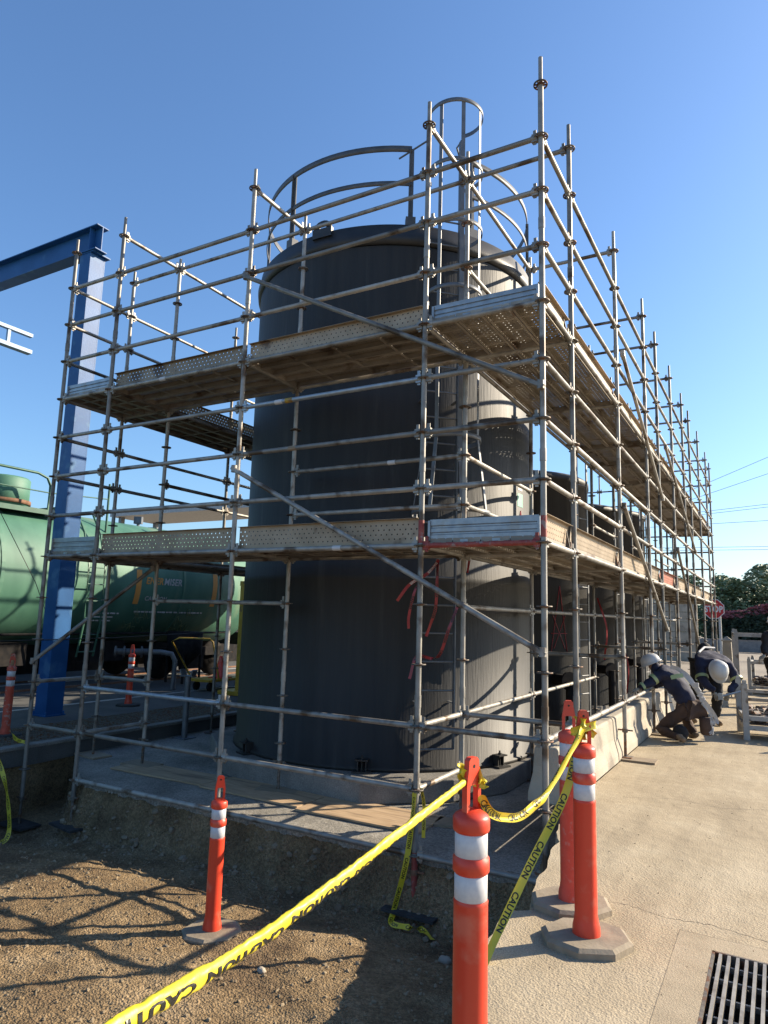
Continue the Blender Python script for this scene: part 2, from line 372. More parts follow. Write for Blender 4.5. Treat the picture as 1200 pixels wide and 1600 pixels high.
# stones
def stones(name, cnt, sampler, m, smin, smax, seed):
    rnd = random.Random(seed); mb = MB()
    g_ = 1.618; base = [Vector(v).normalized() for v in ((-1, g_, 0), (1, g_, 0), (-1, -g_, 0), (1, -g_, 0), (0, -1, g_), (0, 1, g_), (0, -1, -g_), (0, 1, -g_), (g_, 0, -1), (g_, 0, 1), (-g_, 0, -1), (-g_, 0, 1))]
    fc = [(0, 11, 5), (0, 5, 1), (0, 1, 7), (0, 7, 10), (0, 10, 11), (1, 5, 9), (5, 11, 4), (11, 10, 2), (10, 7, 6), (7, 1, 8), (3, 9, 4), (3, 4, 2), (3, 2, 6), (3, 6, 8), (3, 8, 9), (4, 9, 5), (2, 4, 11), (6, 2, 10), (8, 6, 7), (9, 8, 1)]
    for _ in range(cnt):
        p = sampler(rnd); s = smin+(smax-smin)*rnd.random()**4
        q = Matrix.Rotation(rnd.random()*6.28, 3, 'Z') @ Matrix.Rotation(rnd.random()*6.28, 3, 'X')
        sc = Vector((1, .6+.5*rnd.random(), .45+.4*rnd.random()))
        mb.add([Vector(p)+s*(q @ Vector((b.x*sc.x, b.y*sc.y, b.z*sc.z)))*(.8+.4*rnd.random()) for b in base], fc, False)
    return build(name, mb, m, recalc=False)
M_clod = mat('earth_clod', (.22, .155, .09), (.40, .32, .22), scale=1.2, rough=.95, detail=12, lo=.3, hi=.7, bump=.004, bscale=60)
M_stone = mat('pale_gravel', (.24, .175, .10), (.42, .33, .21), scale=1.5, rough=.9, detail=12, lo=.3, hi=.7)
def samp(rnd):
    while True:
        x = -6.3+rnd.random()*6.9; y = -4.6+rnd.random()*4.7
        if x < pave_x(y)-.03 and y < slab_edge(x): return (x, y, pit_h(x, y)+.001)
o = stones('gravel', 10000, samp, M_stone, .003, .019, 3); o['kind'] = 'stuff'; tag(o, 'loose pebbles and crumbs strewn over the dirt of the pit', 'gravel')
def samp3(rnd):
    while True:
        x = -6.3+rnd.random()*6.5; e = slab_edge(x); y = e-.02-abs(rnd.gauss(0, .16))
        if x < pave_x(y)-.02: return (x, y, pit_h(x, y)+.004)
o = stones('rubble', 620, samp3, M_clod, .006, .045, 8); o['kind'] = 'stuff'; tag(o, 'broken concrete lumps and clods along the foot of the slab edge', 'rubble')
def samp2(rnd):
    while True:
        x = .3+rnd.random()*2.2; y = -3+rnd.random()*8
        if x > pave_x(y)+.02: return (x, y, .001)
for i_, (x_, y_, r_, lab_) in enumerate(((.44, -2.72, .035, 'fist sized stone on the dirt just left of the nearest orange post'), (-1.35, -1.55, .03, 'pale stone lying on the dirt in the middle of the pit'), (-.55, -.55, .05, 'larger lump of broken concrete near the corner of the pit'))):
    rk = random.Random(i_+40); mb = MB(); prof_ = 14; zz_ = pit_h(x_, y_)
    vs_ = []
    for a_ in range(8):
        for b_ in range(prof_):
            ph, th = math.pi*a_/7, 2*math.pi*b_/prof_; v_ = Vector((math.sin(ph)*math.cos(th), math.sin(ph)*math.sin(th)*.8, math.cos(ph)*.6)); v_ *= r_*(1+.35*noise.noise(v_*2.2+Vector((i_*5, 0, 0)))); vs_.append(v_+Vector((x_, y_, zz_+r_*.35)))
    mb.add(vs_, [(a_*prof_+b_, (a_+1)*prof_+b_, (a_+1)*prof_+(b_+1) % prof_, a_*prof_+(b_+1) % prof_) for a_ in range(7) for b_ in range(prof_)], True)
    tag(build('stone', mb, M_blockc), lab_, 'stone')
o = stones('grit', 900, samp2, M_stone, .001, .005, 5); o['kind'] = 'stuff'; tag(o, 'fine loose grit scattered over the sunlit paving', 'grit')

# right paving: a sheet with jagged broken edge
mb = MB(); edge = []
rnd = random.Random(11)
for (ya, xa), (yb, xb) in zip(PAVE_EDGE, PAVE_EDGE[1:]):
    n = max(1, int((yb-ya)/.06)) if yb < 1 else 4
    for i in range(n):
        t = i/n; j = (.012*(rnd.random()-.5)+.02*noise.noise(Vector((ya+(yb-ya)*t, 0, 4))*6)) if -3.5 < ya and yb < .7 else 0
        edge.append((xa+(xb-xa)*t+j, ya+(yb-ya)*t))
edge.append((PAVE_EDGE[-1][1], 18))
drn = (1.222, 1.80, -2.25, -1.43)    # drain opening x0 x1 y0 y1
n = len(edge)
top = [(x, y, 0) for x, y in edge]; bot = [(x+.03*math.sin(y*17), y, -.16) for x, y in edge]; bot2 = [(x+.06, y, -1.3) for x, y in edge]
mb.strip(top, bot, False); mb.strip(bot, bot2, False)
# surface split in columns so that the drain can be left open
xs_ = [1.06, drn[0], drn[1], 1.96, 60]
mb.add(top+[(1.06, y, 0) for x, y in edge], [(i, n+i, n+i+1, i+1) for i in range(n-1)])
def rect(mb, xa, xb, ya, yb, z): mb.add([(xa, ya, z), (xb, ya, z), (xb, yb, z), (xa, yb, z)], [(0, 1, 2, 3)])
fy0, fy1 = -2.42, -1.27               # drain surround
rect(mb, 1.06, 1.96, -9.5, fy0, 0); rect(mb, 1.06, 1.96, fy1, 18, 0); rect(mb, 1.96, 60, -9.5, 18, 0)
struct(build('paving', mb, M_pave, recalc=False))
mb = MB()
for a in ((1.06, 1.96, fy0, drn[2]), (1.06, 1.96, drn[3], fy1), (1.06, drn[0], drn[2], drn[3]), (drn[1], 1.96, drn[2], drn[3])): rect(mb, *a, .001)
for a, b in (((1.06, fy0), (1.06, fy1)), ((1.06, fy1), (1.96, fy1))):
    mb.box(((a[0]+b[0])/2, (a[1]+b[1])/2, -.0025), (abs(a[0]-b[0])+.006, abs(a[1]-b[1])+.006, .008))
struct(build('drain_surround_paving', mb, M_pave2, recalc=False))
# fine cracks in the paving
for pts_, sd_ in (([(.62, -1.12), (.78, -1.10), (1.0, -1.16), (1.2, -1.12), (1.55, -1.2)], 1), ([(.3, 1.3), (.7, 1.5), (1.1, 1.42), (1.7, 1.75)], 2)):
    rk = random.Random(sd_); mb = MB(); L_, R__ = [], []
    for (xa, ya), (xb, yb) in zip(pts_, pts_[1:]):
        for i_ in range(9):
            t_ = i_/9; x_ = xa+(xb-xa)*t_; y_ = ya+(yb-ya)*t_+rk.uniform(-.010, .010); w_ = rk.uniform(.0006, .0024); L_.append((x_, y_-w_, .0012)); R__.append((x_, y_+w_, .0012))
    mb.strip(L_, R__, False); struct(build('paving_crack', mb, M_rubber_dark, recalc=False))
# storm drain
t = thing('storm_drain', 'rectangular steel bar grate set in the paving at the lower right', 'drain', (1.5, -1.8, 0))
mb = MB(); X0, X1, Y0, Y1 = drn
for a, b in (((X0, Y0), (X0, Y1)), ((X1, Y0), (X1, Y1)), ((X0, Y0), (X1, Y0)), ((X0, Y1), (X1, Y1))):
    mb.box(((a[0]+b[0])/2, (a[1]+b[1])/2, -.2), (abs(a[0]-b[0])+.012, abs(a[1]-b[1])+.012, .404))
mb.box(((X0+X1)/2, (Y0+Y1)/2, -.42), (X1-X0, Y1-Y0, .02)); build('frame', mb, M_galv_dark, t)
mb = MB(); k = 0; x = X0+.03
while x < X1-.01: mb.box((x, (Y0+Y1)/2, -.020), (.013, Y1-Y0-.02, .044)); x += .036
for y in (-2.15, -1.98, -1.81, -1.64, -1.5): mb.box(((X0+X1)/2, y, -.034), (X1-X0-.02, .012, .02))
build('grate', mb, M_galv, t, recalc=False)
mb = MB(); rnd = random.Random(2)
for _ in range(60): mb.box((X0+.05+rnd.random()*.5, Y0+.05+rnd.random()*.7, -.40), (.03, .02, .01), Matrix.Rotation(rnd.random()*3, 3, 'Z'))
build('debris', mb, M_wood, t)

# slab under the tanks
mb = MB(); fr = []
x = -6.5
while x < -.03: fr.append((x, slab_edge(x))); x += .022
fr.append((-.03, slab_edge(-.03)))
poly = fr+[(-.03, 18), (-6.5, 18)]
mb.prism(poly, -.62, -.38)
struct(build('foundation_slab', mb, M_slab))
# left yard paving (lower) with its kerb edge
mb = MB()
mb.prism([(-60, -9.5), (-6.5, -9.5), (-6.5, -.25), (-6.44, .3), (-6.5, .9), (-6.5, 18), (-60, 18)], -.40, -.2)
struct(build('yard_paving', mb, M_leftpave))
mb = MB(); mb.prism([(-7.3, -9.5), (-6.53, -9.5), (-6.53, .8), (-6.53, 18), (-7.3, 18)], -1.4, -.405)
struct(build('yard_subsoil', mb, M_dirt))
mb = MB(); mb.box((-6.53, 8.9, -.185), (.16, 18.2, .045)); mb.box((-6.55, -1.3, -.187), (.15, 2.2, .04))
struct(build('kerb', mb, M_plinth, bevel=.01))
mb = MB()
for xx in (-9.45, -12.9): mb.box((xx, 6, -.198), (.09, 24, .008))
struct(build('painted_line', mb, M_white_steel))
mb = MB(); rect(mb, -900, 900, 18, 1500, -.03); rect(mb, -900, -60, -9.5, 18, -.03); rect(mb, 60, 900, -9.5, 18, -.03); rect(mb, -900, 900, -600, -9.5, -.03)
struct(build('ground', mb, M_far, recalc=False))
mb = MB(); rect(mb, -300, 300, 42, 50, -.02); struct(build('road', mb, M_road, recalc=False))
# steel floor grating beside the kerb
mb = MB(); gx0, gx1, gy0, gy1 = -7.75, -6.68, -.35, 4.2
yy = gy0
while yy < gy1: mb.box(((gx0+gx1)/2, yy, -.187), (gx1-gx0, .006, .022)); yy += .045
xx = gx0
while xx <= gx1+.001: mb.box((xx, (gy0+gy1)/2, -.186), (.008, gy1-gy0, .024)); xx += (gx1-gx0)/8
tag(build('floor_grating', mb, M_galv_dark, recalc=False), 'long dark steel floor grating beside the kerb, left of the foundation slab', 'grating')

# plinth below the big tank
TX, TY, TR = -3.19, 3.20, 1.98
mb = MB()
pl_ = [(-4.35, 1.25), (-4.05, 1.09), (-2.19, .95), (-1.45, 1.62), (-1.12, 2.3), (-1.10, 4.2), (-1.9, 5.3), (-4.4, 5.4), (-5.3, 4.4), (-5.3, 2.1)]
mb.prism(pl_, -.376, -.15)
struct(build('tank_plinth', mb, M_plinth, bevel=.012))
# plywood sheets lying on the slab
for i, (a, b, y, w, lab) in enumerate(((-5.42, -3.98, .79, .44, 'leftmost plywood sheet on the slab, wholly in shade'),
        (-3.96, -2.62, .78, .52, 'middle plywood sheet on the slab in front of the big black tank'),
        (-2.60, -1.28, .74, .60, 'sunlit plywood sheet on the slab, rightmost of the three'))):
    mb = MB(); mb.box((0, 0, 0), (b-a, w, .018))
    mw = Matrix.Translation(((a+b)/2, y, -.366+.0005*i)) @ Matrix.Rotation(rad((1.2, -1.6, 1.0)[i]), 4, 'Z')
    tag(build('plywood_sheet', mb, M_ply, None, mw), lab, 'plywood', 'plywood sheets laid on the slab')

# ------------------------------------------------------------------ tanks
def az_pt(cx, cy, r, a, z=0): return Vector((cx+r*math.sin(rad(a)), cy+r*math.cos(rad(a)), z))
tank = thing('storage_tank', 'tall black cylindrical tank inside the scaffold with caged ladder and railed roof', 'storage tank', (TX, TY, -.15))
mb = MB(); mb.lathe([(0, -.149), (TR+.03, -.149), (TR+.03, -.11), (TR, -.10), (TR, 1.9), (TR+.004, 1.91), (TR+.004, 1.97), (TR, 1.98), (TR, 5.95)], 128, (TX, TY, 0))
build('shell', mb, M_tank, tank)
mb = MB(); mb.lathe([(TR, 5.96), (TR+.035, 5.97), (TR+.045, 6.06), (TR+.02, 6.10), (TR+.01, 6.22), (TR-.02, 6.235), (1.7, 6.27), (0, 6.42)], 128, (TX, TY, 0))
build('roof', mb, M_tank_rim, tank)
mb = MB()
mb2 = []
def curved_strap(mb, r, z0, z1, a0, a1, th=.008, n=40, cx=TX, cy=TY):
    """flat bar bent along an arc: rectangular section"""
    sec = [(r, z0), (r+th, z0), (r+th, z1), (r, z1), (r, z0)]
    mb.lathe(sec, n, (cx, cy, 0), True, rad(90-a1), rad(90-a0))
rl = thing  # noqa
rail = MB(); curved_strap(rail, 1.93, 7.23, 7.31, 146, 482, .014, 96)
build('top_rail', rail, M_rail, tank)
rail = MB(); curved_strap(rail, 1.93, 6.77, 6.83, 146, 482, .012, 96)
build('mid_rail', rail, M_rail, tank)
for a in (146, 196, 240, 285, 330, 20, 70, 121.5):
    mb = MB(); p = az_pt(TX, TY, 1.925, a, 6.22); R_ = Matrix.Rotation(rad(-a), 3, 'Z')
    mb.box(p+Vector((0, 0, .53)), (.06, .012, 1.06), R_); mb.box(p+R_ @ Vector((.025, .015, .53)), (.010, .04, 1.06), R_)
    mb.box(p+Vector((0, 0, .06)), (.12, .10, .12), R_)
    build('rail_post', mb, M_rail, tank)
for a in (178.5, 60, 300):
    p = az_pt(TX, TY, 1.99, a, 6.3); R_ = Matrix.Rotation(rad(-a), 3, 'Z'); mb = MB()
    pts = [Vector((.13*math.cos(rad(t)), 0, .10*math.sin(rad(t)))) for t in range(0, 181, 20)]
    inner = [Vector((.05*math.cos(rad(t)), 0, .01+.045*math.sin(rad(t)))) for t in range(0, 181, 20)]
    for dy in (-.014, .014):
        mb.strip([p+R_ @ (q+Vector((0, dy, -.02))) for q in pts], [p+R_ @ (q+Vector((0, dy, -.02))) for q in inner], False)
    mb.strip([p+R_ @ (q+Vector((0, -.014, -.02))) for q in pts], [p+R_ @ (q+Vector((0, .014, -.02))) for q in pts], False)
    mb.strip([p+R_ @ (q+Vector((0, -.014, -.02))) for q in inner], [p+R_ @ (q+Vector((0, .014, -.02))) for q in inner], False)
    mb.box(p+Vector((0, 0, -.09)), (.28, .05, .12), R_)
    build('lifting_lug', mb, M_tank_rim, tank)
for a in (157, 204, 110, 250, 60, 300, 20, 340):
    p = az_pt(TX, TY, TR+.06, a, -.15); R_ = Matrix.Rotation(rad(-a), 3, 'Z'); mb = MB()
    mb.box(p+Vector((0, 0, .01)), (.20, .16, .02), R_); mb.box(p+Vector((0, 0, .13)), (.14, .11, .014), R_)
    for s in (-.045, .045): mb.box(p+R_ @ Vector((s, -.02, .07)), (.012, .08, .11), R_)
    mb.tube(p+Vector((0, 0, 0)), p+Vector((0, 0, .18)), .010, 8); mb.tube(p+Vector((0, 0, .138)), p+Vector((0, 0, .155)), .020, 6)
    build('anchor_bracket', mb, M_tank_rim, tank)
# ladder + cage
LA = 135.7; rdir = Vector((math.sin(rad(LA)), math.cos(rad(LA)), 0)); tdir = Vector((-rdir.y, rdir.x, 0))
lb = Vector((TX, TY, 0))+rdir*2.15
lad = []
for s in (-.2, .2):
    mb = MB(); c_ = lb+tdir*s
    R_ = Matrix.Rotation(math.atan2(rdir.y, rdir.x), 3, 'Z')
    mb.box(c_+Vector((0, 0, 3.72)), (.06, .012, 7.2), R_)
    build('ladder_rail', mb, M_greysteel, tank)
    mb = MB()
    mb.path([c_+Vector((0, 0, 7.3)), c_-rdir*.12+Vector((0, 0, 7.32)), c_-rdir*.5+tdir*(s*1.2)+Vector((0, 0, 7.3))], .012, 6)
    build('grab_rail', mb, M_greysteel, tank)
z = .12
while z < 6.5:
    mb = MB(); mb.tube(lb-tdir*.2+Vector((0, 0, z)), lb+tdir*.2+Vector((0, 0, z)), .011, 8); build('rung', mb, M_greysteel, tank); z += .305
for z in (.6, 2.3, 4.0, 5.7):
    mb = MB()
    for s in (-.2, .2): mb.box(lb-rdir*.085+tdir*s+Vector((0, 0, z)), (.17, .04, .01), R_)
    build('ladder_bracket', mb, M_greysteel, tank)
cc_ = lb+rdir*.27+tdir*.04; CR = .315
def hoop(z, r=CR, hh=.05):
    mb = MB(); pts = []
    n = 28; a0, a1 = -138, 138
    sec = [(r, z), (r+.008, z), (r+.008, z+hh), (r, z+hh), (r, z)]
    base = math.degrees(math.atan2(rdir.y, rdir.x))
    mb.lathe(sec, n, (cc_.x, cc_.y, 0), True, rad(base+a0), rad(base+a1))
    return mb
for z in (7.36, 6.62, 5.88, 5.1, 4.3, 3.42):
    build('cage_hoop', hoop(z), M_greysteel, tank)
build('cage_hoop', hoop(2.6, .42), M_greysteel, tank)
base = math.atan2(rdir.y, rdir.x)
for da in (-100, -52, -4, 44, 92):
    mb = MB(); a = base+rad(da); d = Vector((math.cos(a), math.sin(a), 0)); R2 = Matrix.Rotation(a, 3, 'Z')
    p = cc_+d*(CR-.004)
    mb.box(p+Vector((0, 0, (3.42+7.41)/2)), (.007, .045, 7.41-3.42), R2)
    q0, q1 = p+Vector((0, 0, 3.43)), cc_+d*.415+Vector((0, 0, 2.62))
    s_ = Vector((-d.y, d.x, 0))*.022
    mb.add([q0-s_, q0+s_, q1+s_, q1-s_, q0-s_+d*.006, q0+s_+d*.006, q1+s_+d*.006, q1-s_+d*.006], [(0, 1, 2, 3), (7, 6, 5, 4), (0, 4, 5, 1), (2, 6, 7, 3), (1, 5, 6, 2), (0, 3, 7, 4)])
    build('cage_strap', mb, M_greysteel, tank)
# stickers
def tank_patch(name, a0, a1, z0, z1, m, r=TR+.003, lab=None):
    mb = MB(); n = 6
    mb.strip([az_pt(TX, TY, r, a0+(a1-a0)*i/n, z0) for i in range(n+1)], [az_pt(TX, TY, r, a0+(a1-a0)*i/n, z1) for i in range(n+1)])
    return build(name, mb, m, tank, label=lab)
tank_patch('sticker', 96.5, 91.5, 2.93, 3.10, M_sticker)
tank_patch('sticker', 96.0, 92.0, 3.14, 3.17, M_white)
mb = MB()
for a, b in (((95.2, 2.72), (93.7, 2.88)), ((93.7, 2.88), (92.4, 2.72)), ((95.2, 2.72), (92.4, 2.72)), ((94.5, 2.78), (93.0, 2.78))):
    mb.tube(az_pt(TX, TY, TR+.004, a[0], a[1]), az_pt(TX, TY, TR+.004, b[0], b[1]), .006, 5)
build('painted_triangle_mark', mb, M_stopred, tank)

# three smaller tanks behind
for i, (yy, h, lab) in enumerate(((7.3, 4.12, 'shorter black tank right behind the big one, its top catching sun'),
                                  (10.55, 4.05, 'second of the shorter black tanks, between two others'),
                                  (13.75, 4.4, 'farthest short black tank at the end of the row, by the panel wall'))):
    t = thing('storage_tank', lab, 'storage tank', (-2.9, yy, -.38), 'short black tanks behind the big one')
    mb = MB(); mb.lathe([(0, -.374), (1.62, -.374), (1.62, -.2), (1.5, -.19)], 8, (-2.9, yy, 0), False); build('footing', mb, M_plinth, t)
    mb = MB(); mb.lathe([(1.5, -.2), (1.5, h-.18), (1.53, h-.17), (1.53, h-.08), (1.48, h-.03), (0, h+.22)], 72, (-2.9, yy, 0)); build('shell', mb, M_tank, t)
    for a in (100, 112):
        mb = MB(); p = az_pt(-2.9, yy, 1.62, a, (h)/2); mb.box(p, (.05, .02, h+.8), Matrix.Rotation(rad(-a), 3, 'Z')); build('ladder_rail', mb, M_greysteel, t)
    z = 0
    while z < h:
        mb = MB(); mb.tube(az_pt(-2.9, yy, 1.62, 100, z), az_pt(-2.9, yy, 1.62, 112, z), .01, 6); build('rung', mb, M_greysteel, t); z += .3
    mb = MB(); p = az_pt(-2.9, yy, 1.5, 128, .55); q = az_pt(-2.9, yy, 1.85, 128, .55)
    mb.tube(p, q, .09, 16); mb.tube(q, q+(q-p)*.1, .15, 16); mb.tube(q+(q-p)*.1, q+Vector((0, 0, -.75))+(q-p)*.1, .07, 12); build('outlet_pipe', mb, M_black, t)
    if i == 0:
        mb = MB()
        for a, b in (((118, 1.0), (124, 2.1)), ((124, 2.1), (131, 1.0)), ((118, 1.3), (131, 1.3)), ((119.5, 1.6), (129, 1.05)), ((129.5, 1.6), (120, 1.05))):
            mb.tube(az_pt(-2.9, yy, 1.505, a[0], a[1]), az_pt(-2.9, yy, 1.505, b[0], b[1]), .007, 5)
        build('painted_triangle_mark', mb, M_redtape, t)

t = thing('storage_tank', 'unseen black tank added behind the big one to shade the tank car', 'storage tank', (-8.3, 9.4, -.2))  # guessed tank, hidden from view, added only to cast shade on the car
mb = MB(); mb.lathe([(1.6, -.2), (1.6, 3.85), (1.64, 3.87), (1.64, 3.98), (1.58, 4.03), (0, 4.2)], 64, (-8.3, 9.4, 0)); build('shell', mb, M_tank, t)
mb = MB(); curved_strap(mb, 1.5, 5.0, 5.06, 0, 360, .01, 48, -8.3, 10.6); build('top_rail', mb, M_greysteel, t)
for a in range(0, 360, 60):
    mb = MB(); mb.box(az_pt(-8.3, 9.4, 1.5, a, 4.55), (.05, .05, .95)); build('rail_post', mb, M_greysteel, t)

# ------------------------------------------------------------------ scaffold
scf = thing('scaffold', 'galvanised ring scaffold with two decks standing round the black tanks', 'scaffold', (0, 0, 0))
XS = [0, -1.074, -3.202, -5.307, -6.219]
YS = [0, .933, 3.079, 5.188, 6.405, 8.208, 10.032, 11.338, 13.416, 15.633, 16.9]
TR_ = .0242
# rosette mesh: ring with spokes and a hub
def rosette_mesh():
    mb = MB(); n = 24
    mb.lathe([(.050, -.005), (.062, -.005), (.062, .005), (.050, .005), (.050, -.005)], n)
    mb.lathe([(.0245, -.005), (.034, -.005), (.034, .005), (.0245, .005), (.0245, -.005)], n)
    for i in range(4):
        a = i*math.pi/2+math.pi/4*.0; R_ = Matrix.Rotation(a, 3, 'Z')
        for s in (.35, -.35):
            d = Matrix.Rotation(a+s, 3, 'Z')
            mb.box(d @ Vector((.042, 0, 0)), (.020, .012, .0096), d)
    mb.lathe([(.0243, -.014), (.029, -.008), (.029, .008), (.0243, .014)], 16)
    return mb.mesh('rosette')
ROS = rosette_mesh(); fix_normals(ROS); ROS.materials.append(M_galv_dark)
def make_post(x, y, zb, zt=6.37, red=None, jack=True, kmax=13, fine=True):
    mb = MB(); n = 16 if fine else 10
    mb.tube((0, 0, zb+.28), (0, 0, zt-.23), TR_, n); mb.tube((0, 0, zt-.23), (0, 0, zt), .0185, n)
    for zz in (4.87, 2.87, .87): mb.tube((0, 0, zz-.1), (0, 0, zz+.0), TR_+.0035, n)
    o = link('post', mb.mesh('post'), M_galv, scf, Matrix.Translation((x, y, 0)))
    for k in range(0, kmax+1):
        z = Kz(k)
        if z < zb+.25: break
        r = bpy.data.objects.new('rosette', ROS); COL.objects.link(r); r.parent = o; r.location = (0, 0, z); r.rotation_euler = (0, 0, random.choice((0, .1, -.1)))
    # jack and plate
    mb = MB(); mb.tube((0, 0, zb+.01), (0, 0, zb+.34), .017, 10); mb.tube((0, 0, zb+.27), (0, 0, zb+.31), .032, 10)
    mb.box((0, 0, zb+.295), (.17, .016, .016)); mb.box((0, 0, zb+.005), (.15, .15, .01))
    j = bpy.data.objects.new('base_jack', mb.mesh('base_jack')); j.data.materials.append(M_rust if red else M_galv_dark); COL.objects.link(j); j.parent = o
    if red is not None:
        for z0, z1 in red:
            mb = MB(); mb.tube((0, 0, z0), (0, 0, z1), TR_+.001, 16, cap=False)
            j = bpy.data.objects.new('paint_band', mb.mesh('paint_band')); j.data.materials.append(M_red_tube); COL.objects.link(j); j.parent = o
    return o
POSTS = {}
def P_(ix, iy, zb, zt=6.37, red=None, fine=True):
    make_post(XS[ix], YS[iy], zb, zt, red, fine=fine); POSTS[(ix, iy)] = 1
P_(0, 0, -.62, 6.385, ((2.16, 2.33),)); P_(1, 0, -.80, 6.36, ((2.14, 2.34), (-.72, -.36))); P_(2, 0, -.86, 6.35); P_(3, 0, -.86, 6.37); P_(4, 0, -1.0, 6.31)
P_(0, 1, 0.0, 6.38); P_(1, 1, -.37, 6.45); P_(2, 1, -.37, 6.31); P_(3, 1, -.37, 6.27); P_(4, 1, -.37, 6.30)
for iy in range(2, 11):
    P_(0, iy, .02, (6.385, 6.405, 6.35, 6.37, 6.38, 6.36, 6.4, 6.35, 6.3)[iy-2], fine=iy < 5)
    P_(1, iy, -.37, 6.30, fine=iy < 4)
for iy in (2, 3, 4): P_(4, iy, -.37, 6.3, fine=False); P_(3, iy, -.37, 6.28, fine=False)
for iy in (5, 6, 7): P_(4, iy, -.37, 6.3, fine=False); P_(3, iy, -.37, 6.28, fine=False)
P_(2, 10, -.37, 6.3, fine=False); P_(3, 10, -.37, 6.3, fine=False)

# horizontal members --------------------------------------------------
MESHES = {}
def rail_mesh(L, fine=True):
    key = ('rail', round(L, 3), fine)
    if key in MESHES: return MESHES[key]
    mb = MB(); n = 14 if fine else 8
    mb.tube((.055, 0, 0), (L-.055, 0, 0), .0235, n)
    for x0, s in ((0, 1), (L, -1)):     # wedge heads
        mb.tube((x0+s*.035, 0, 0), (x0+s*.085, 0, 0), .029, 8)
        mb.box((x0+s*.052, 0, .022), (.052, .036, .030)); mb.box((x0+s*.052, 0, -.022), (.052, .036, .030))
        mb.box((x0+s*.054, 0, .012), (.028, .008, .135))
    me = mb.mesh('rail'); fix_normals(me); me.materials.append(M_galv); MESHES[key] = me
    return me
ITEMS = {}
def item(name, me, mw, c=None): ITEMS.setdefault(name, []).append((me, mw, (Vector(c or mw.translation)-CAMP).length))
def rail_between(name, a, b, m=None, dx=0):
    a, b = Vector(a), Vector(b); d = b-a; L = d.length; ang = math.atan2(d.y, d.x)
    me = rail_mesh(L, (a+b).length < 9)
    if m is not None:
        me = me.copy(); me.materials.clear(); me.materials.append(m)
    item(name, me, Matrix.Translation(a) @ Matrix.Rotation(ang, 4, 'Z'), (a+b)/2)
def XR(name, iy, i0, i1, ks, m=None):
    for k in ks: rail_between(name, (XS[i0], YS[iy], Kz(k)), (XS[i1], YS[iy], Kz(k)), m)
def YR(name, ix, j0, j1, ks, m=None):
    for k in ks: rail_between(name, (XS[ix], YS[j0], Kz(k)), (XS[ix], YS[j1], Kz(k)), m)
# front face
XR('guard_rail', 0, 0, 1, (1, 2, 3, 5, 6, 7)); XR('ledger', 0, 0, 1, (4, 11, 13)); XR('ledger', 0, 0, 1, (8,), M_red_tube)
XR('guard_rail', 0, 1, 2, (1, 2, 3, 6, 7)); XR('ledger', 0, 1, 2, (4, 8, 12, 13)); XR('guard_rail', 0, 1, 2, (5,), M_galv_new); XR('ledger', 0, 1, 2, (11,))
XR('guard_rail', 0, 2, 3, (1, 2, 3, 5, 6, 7)); XR('ledger', 0, 2, 3, (4, 8, 12, 13)); XR('ledger', 0, 2, 3, (11,), M_galv_new)
XR('guard_rail', 0, 3, 4, (1, 2, 3, 5, 6, 7)); XR('ledger', 0, 3, 4, (4, 8, 12))
# inner front row
XR('guard_rail', 1, 0, 1, (0,)); XR('ledger', 1, 0, 1, (4, 8, 11)); XR('guard_rail', 1, 1, 2, (0, 6, 7)); XR('ledger', 1, 1, 2, (4, 8))
XR('guard_rail', 1, 2, 3, (0, 9)); XR('ledger', 1, 2, 3, (4, 8)); XR('guard_rail', 1, 3, 4, (0, 11)); XR('ledger', 1, 3, 4, (4, 8))
# cross pieces between front rows
for ix, ks in ((1, (0, 4, 8, 11, 12)), (2, (0, 4, 8)), (3, (0, 4, 8, 12)), (4, (1, 2, 3, 4, 5, 6, 8, 11))): YR('transom', ix, 0, 1, ks)
YR('guard_rail', 0, 0, 1, (1, 2, 3, 5, 6, 7)); YR('ledger', 0, 0, 1, (4, 8, 11))
# right face
for j in range(1, 10):
    YR('guard_rail', 0, j, j+1, (1, 2, 3, 5, 6, 7)); YR('ledger', 0, j, j+1, (4, 8))
    YR('inner_ledger', 1, j, j+1, (4, 8)+((9, 11) if j < 4 else (9,)))
    XR('transom', j+1, 0, 1, (0, 4, 8)+((10,) if j in (1, 3, 5) else ()))
YR('ledger', 0, 1, 2, (11,)); YR('ledger', 0, 2, 3, (11,)); YR('guard_rail', 1, 1, 2, (0, 2, 6, 7)); 
for j in (4, 6, 8): YR('guard_rail', 1, j, j+1, (6,))
# left side run
for j in (1, 2, 3, 4, 5, 6):
    YR('guard_rail', 4, j, j+1, (1, 2, 3, 5, 6) if j > 1 else (1, 5, 6)); YR('ledger', 4, j, j+1, (4, 8)); YR('inner_ledger', 3, j, j+1, (4, 8)); XR('transom', j+1, 3, 4, (4, 8))
YR('guard_rail', 3, 1, 2, (0, 6)); YR('guard_rail', 4, 1, 2, (2,))
# far end
XR('guard_rail', 10, 1, 2, (1, 2, 5, 6, 7)); XR('ledger', 10, 1, 2, (4, 8, 11)); XR('guard_rail', 10, 2, 3, (1, 2, 5, 6, 7)); XR('ledger', 10, 2, 3, (4, 8))
XR('guard_rail', 10, 0, 1, (1, 2, 5, 6, 7))
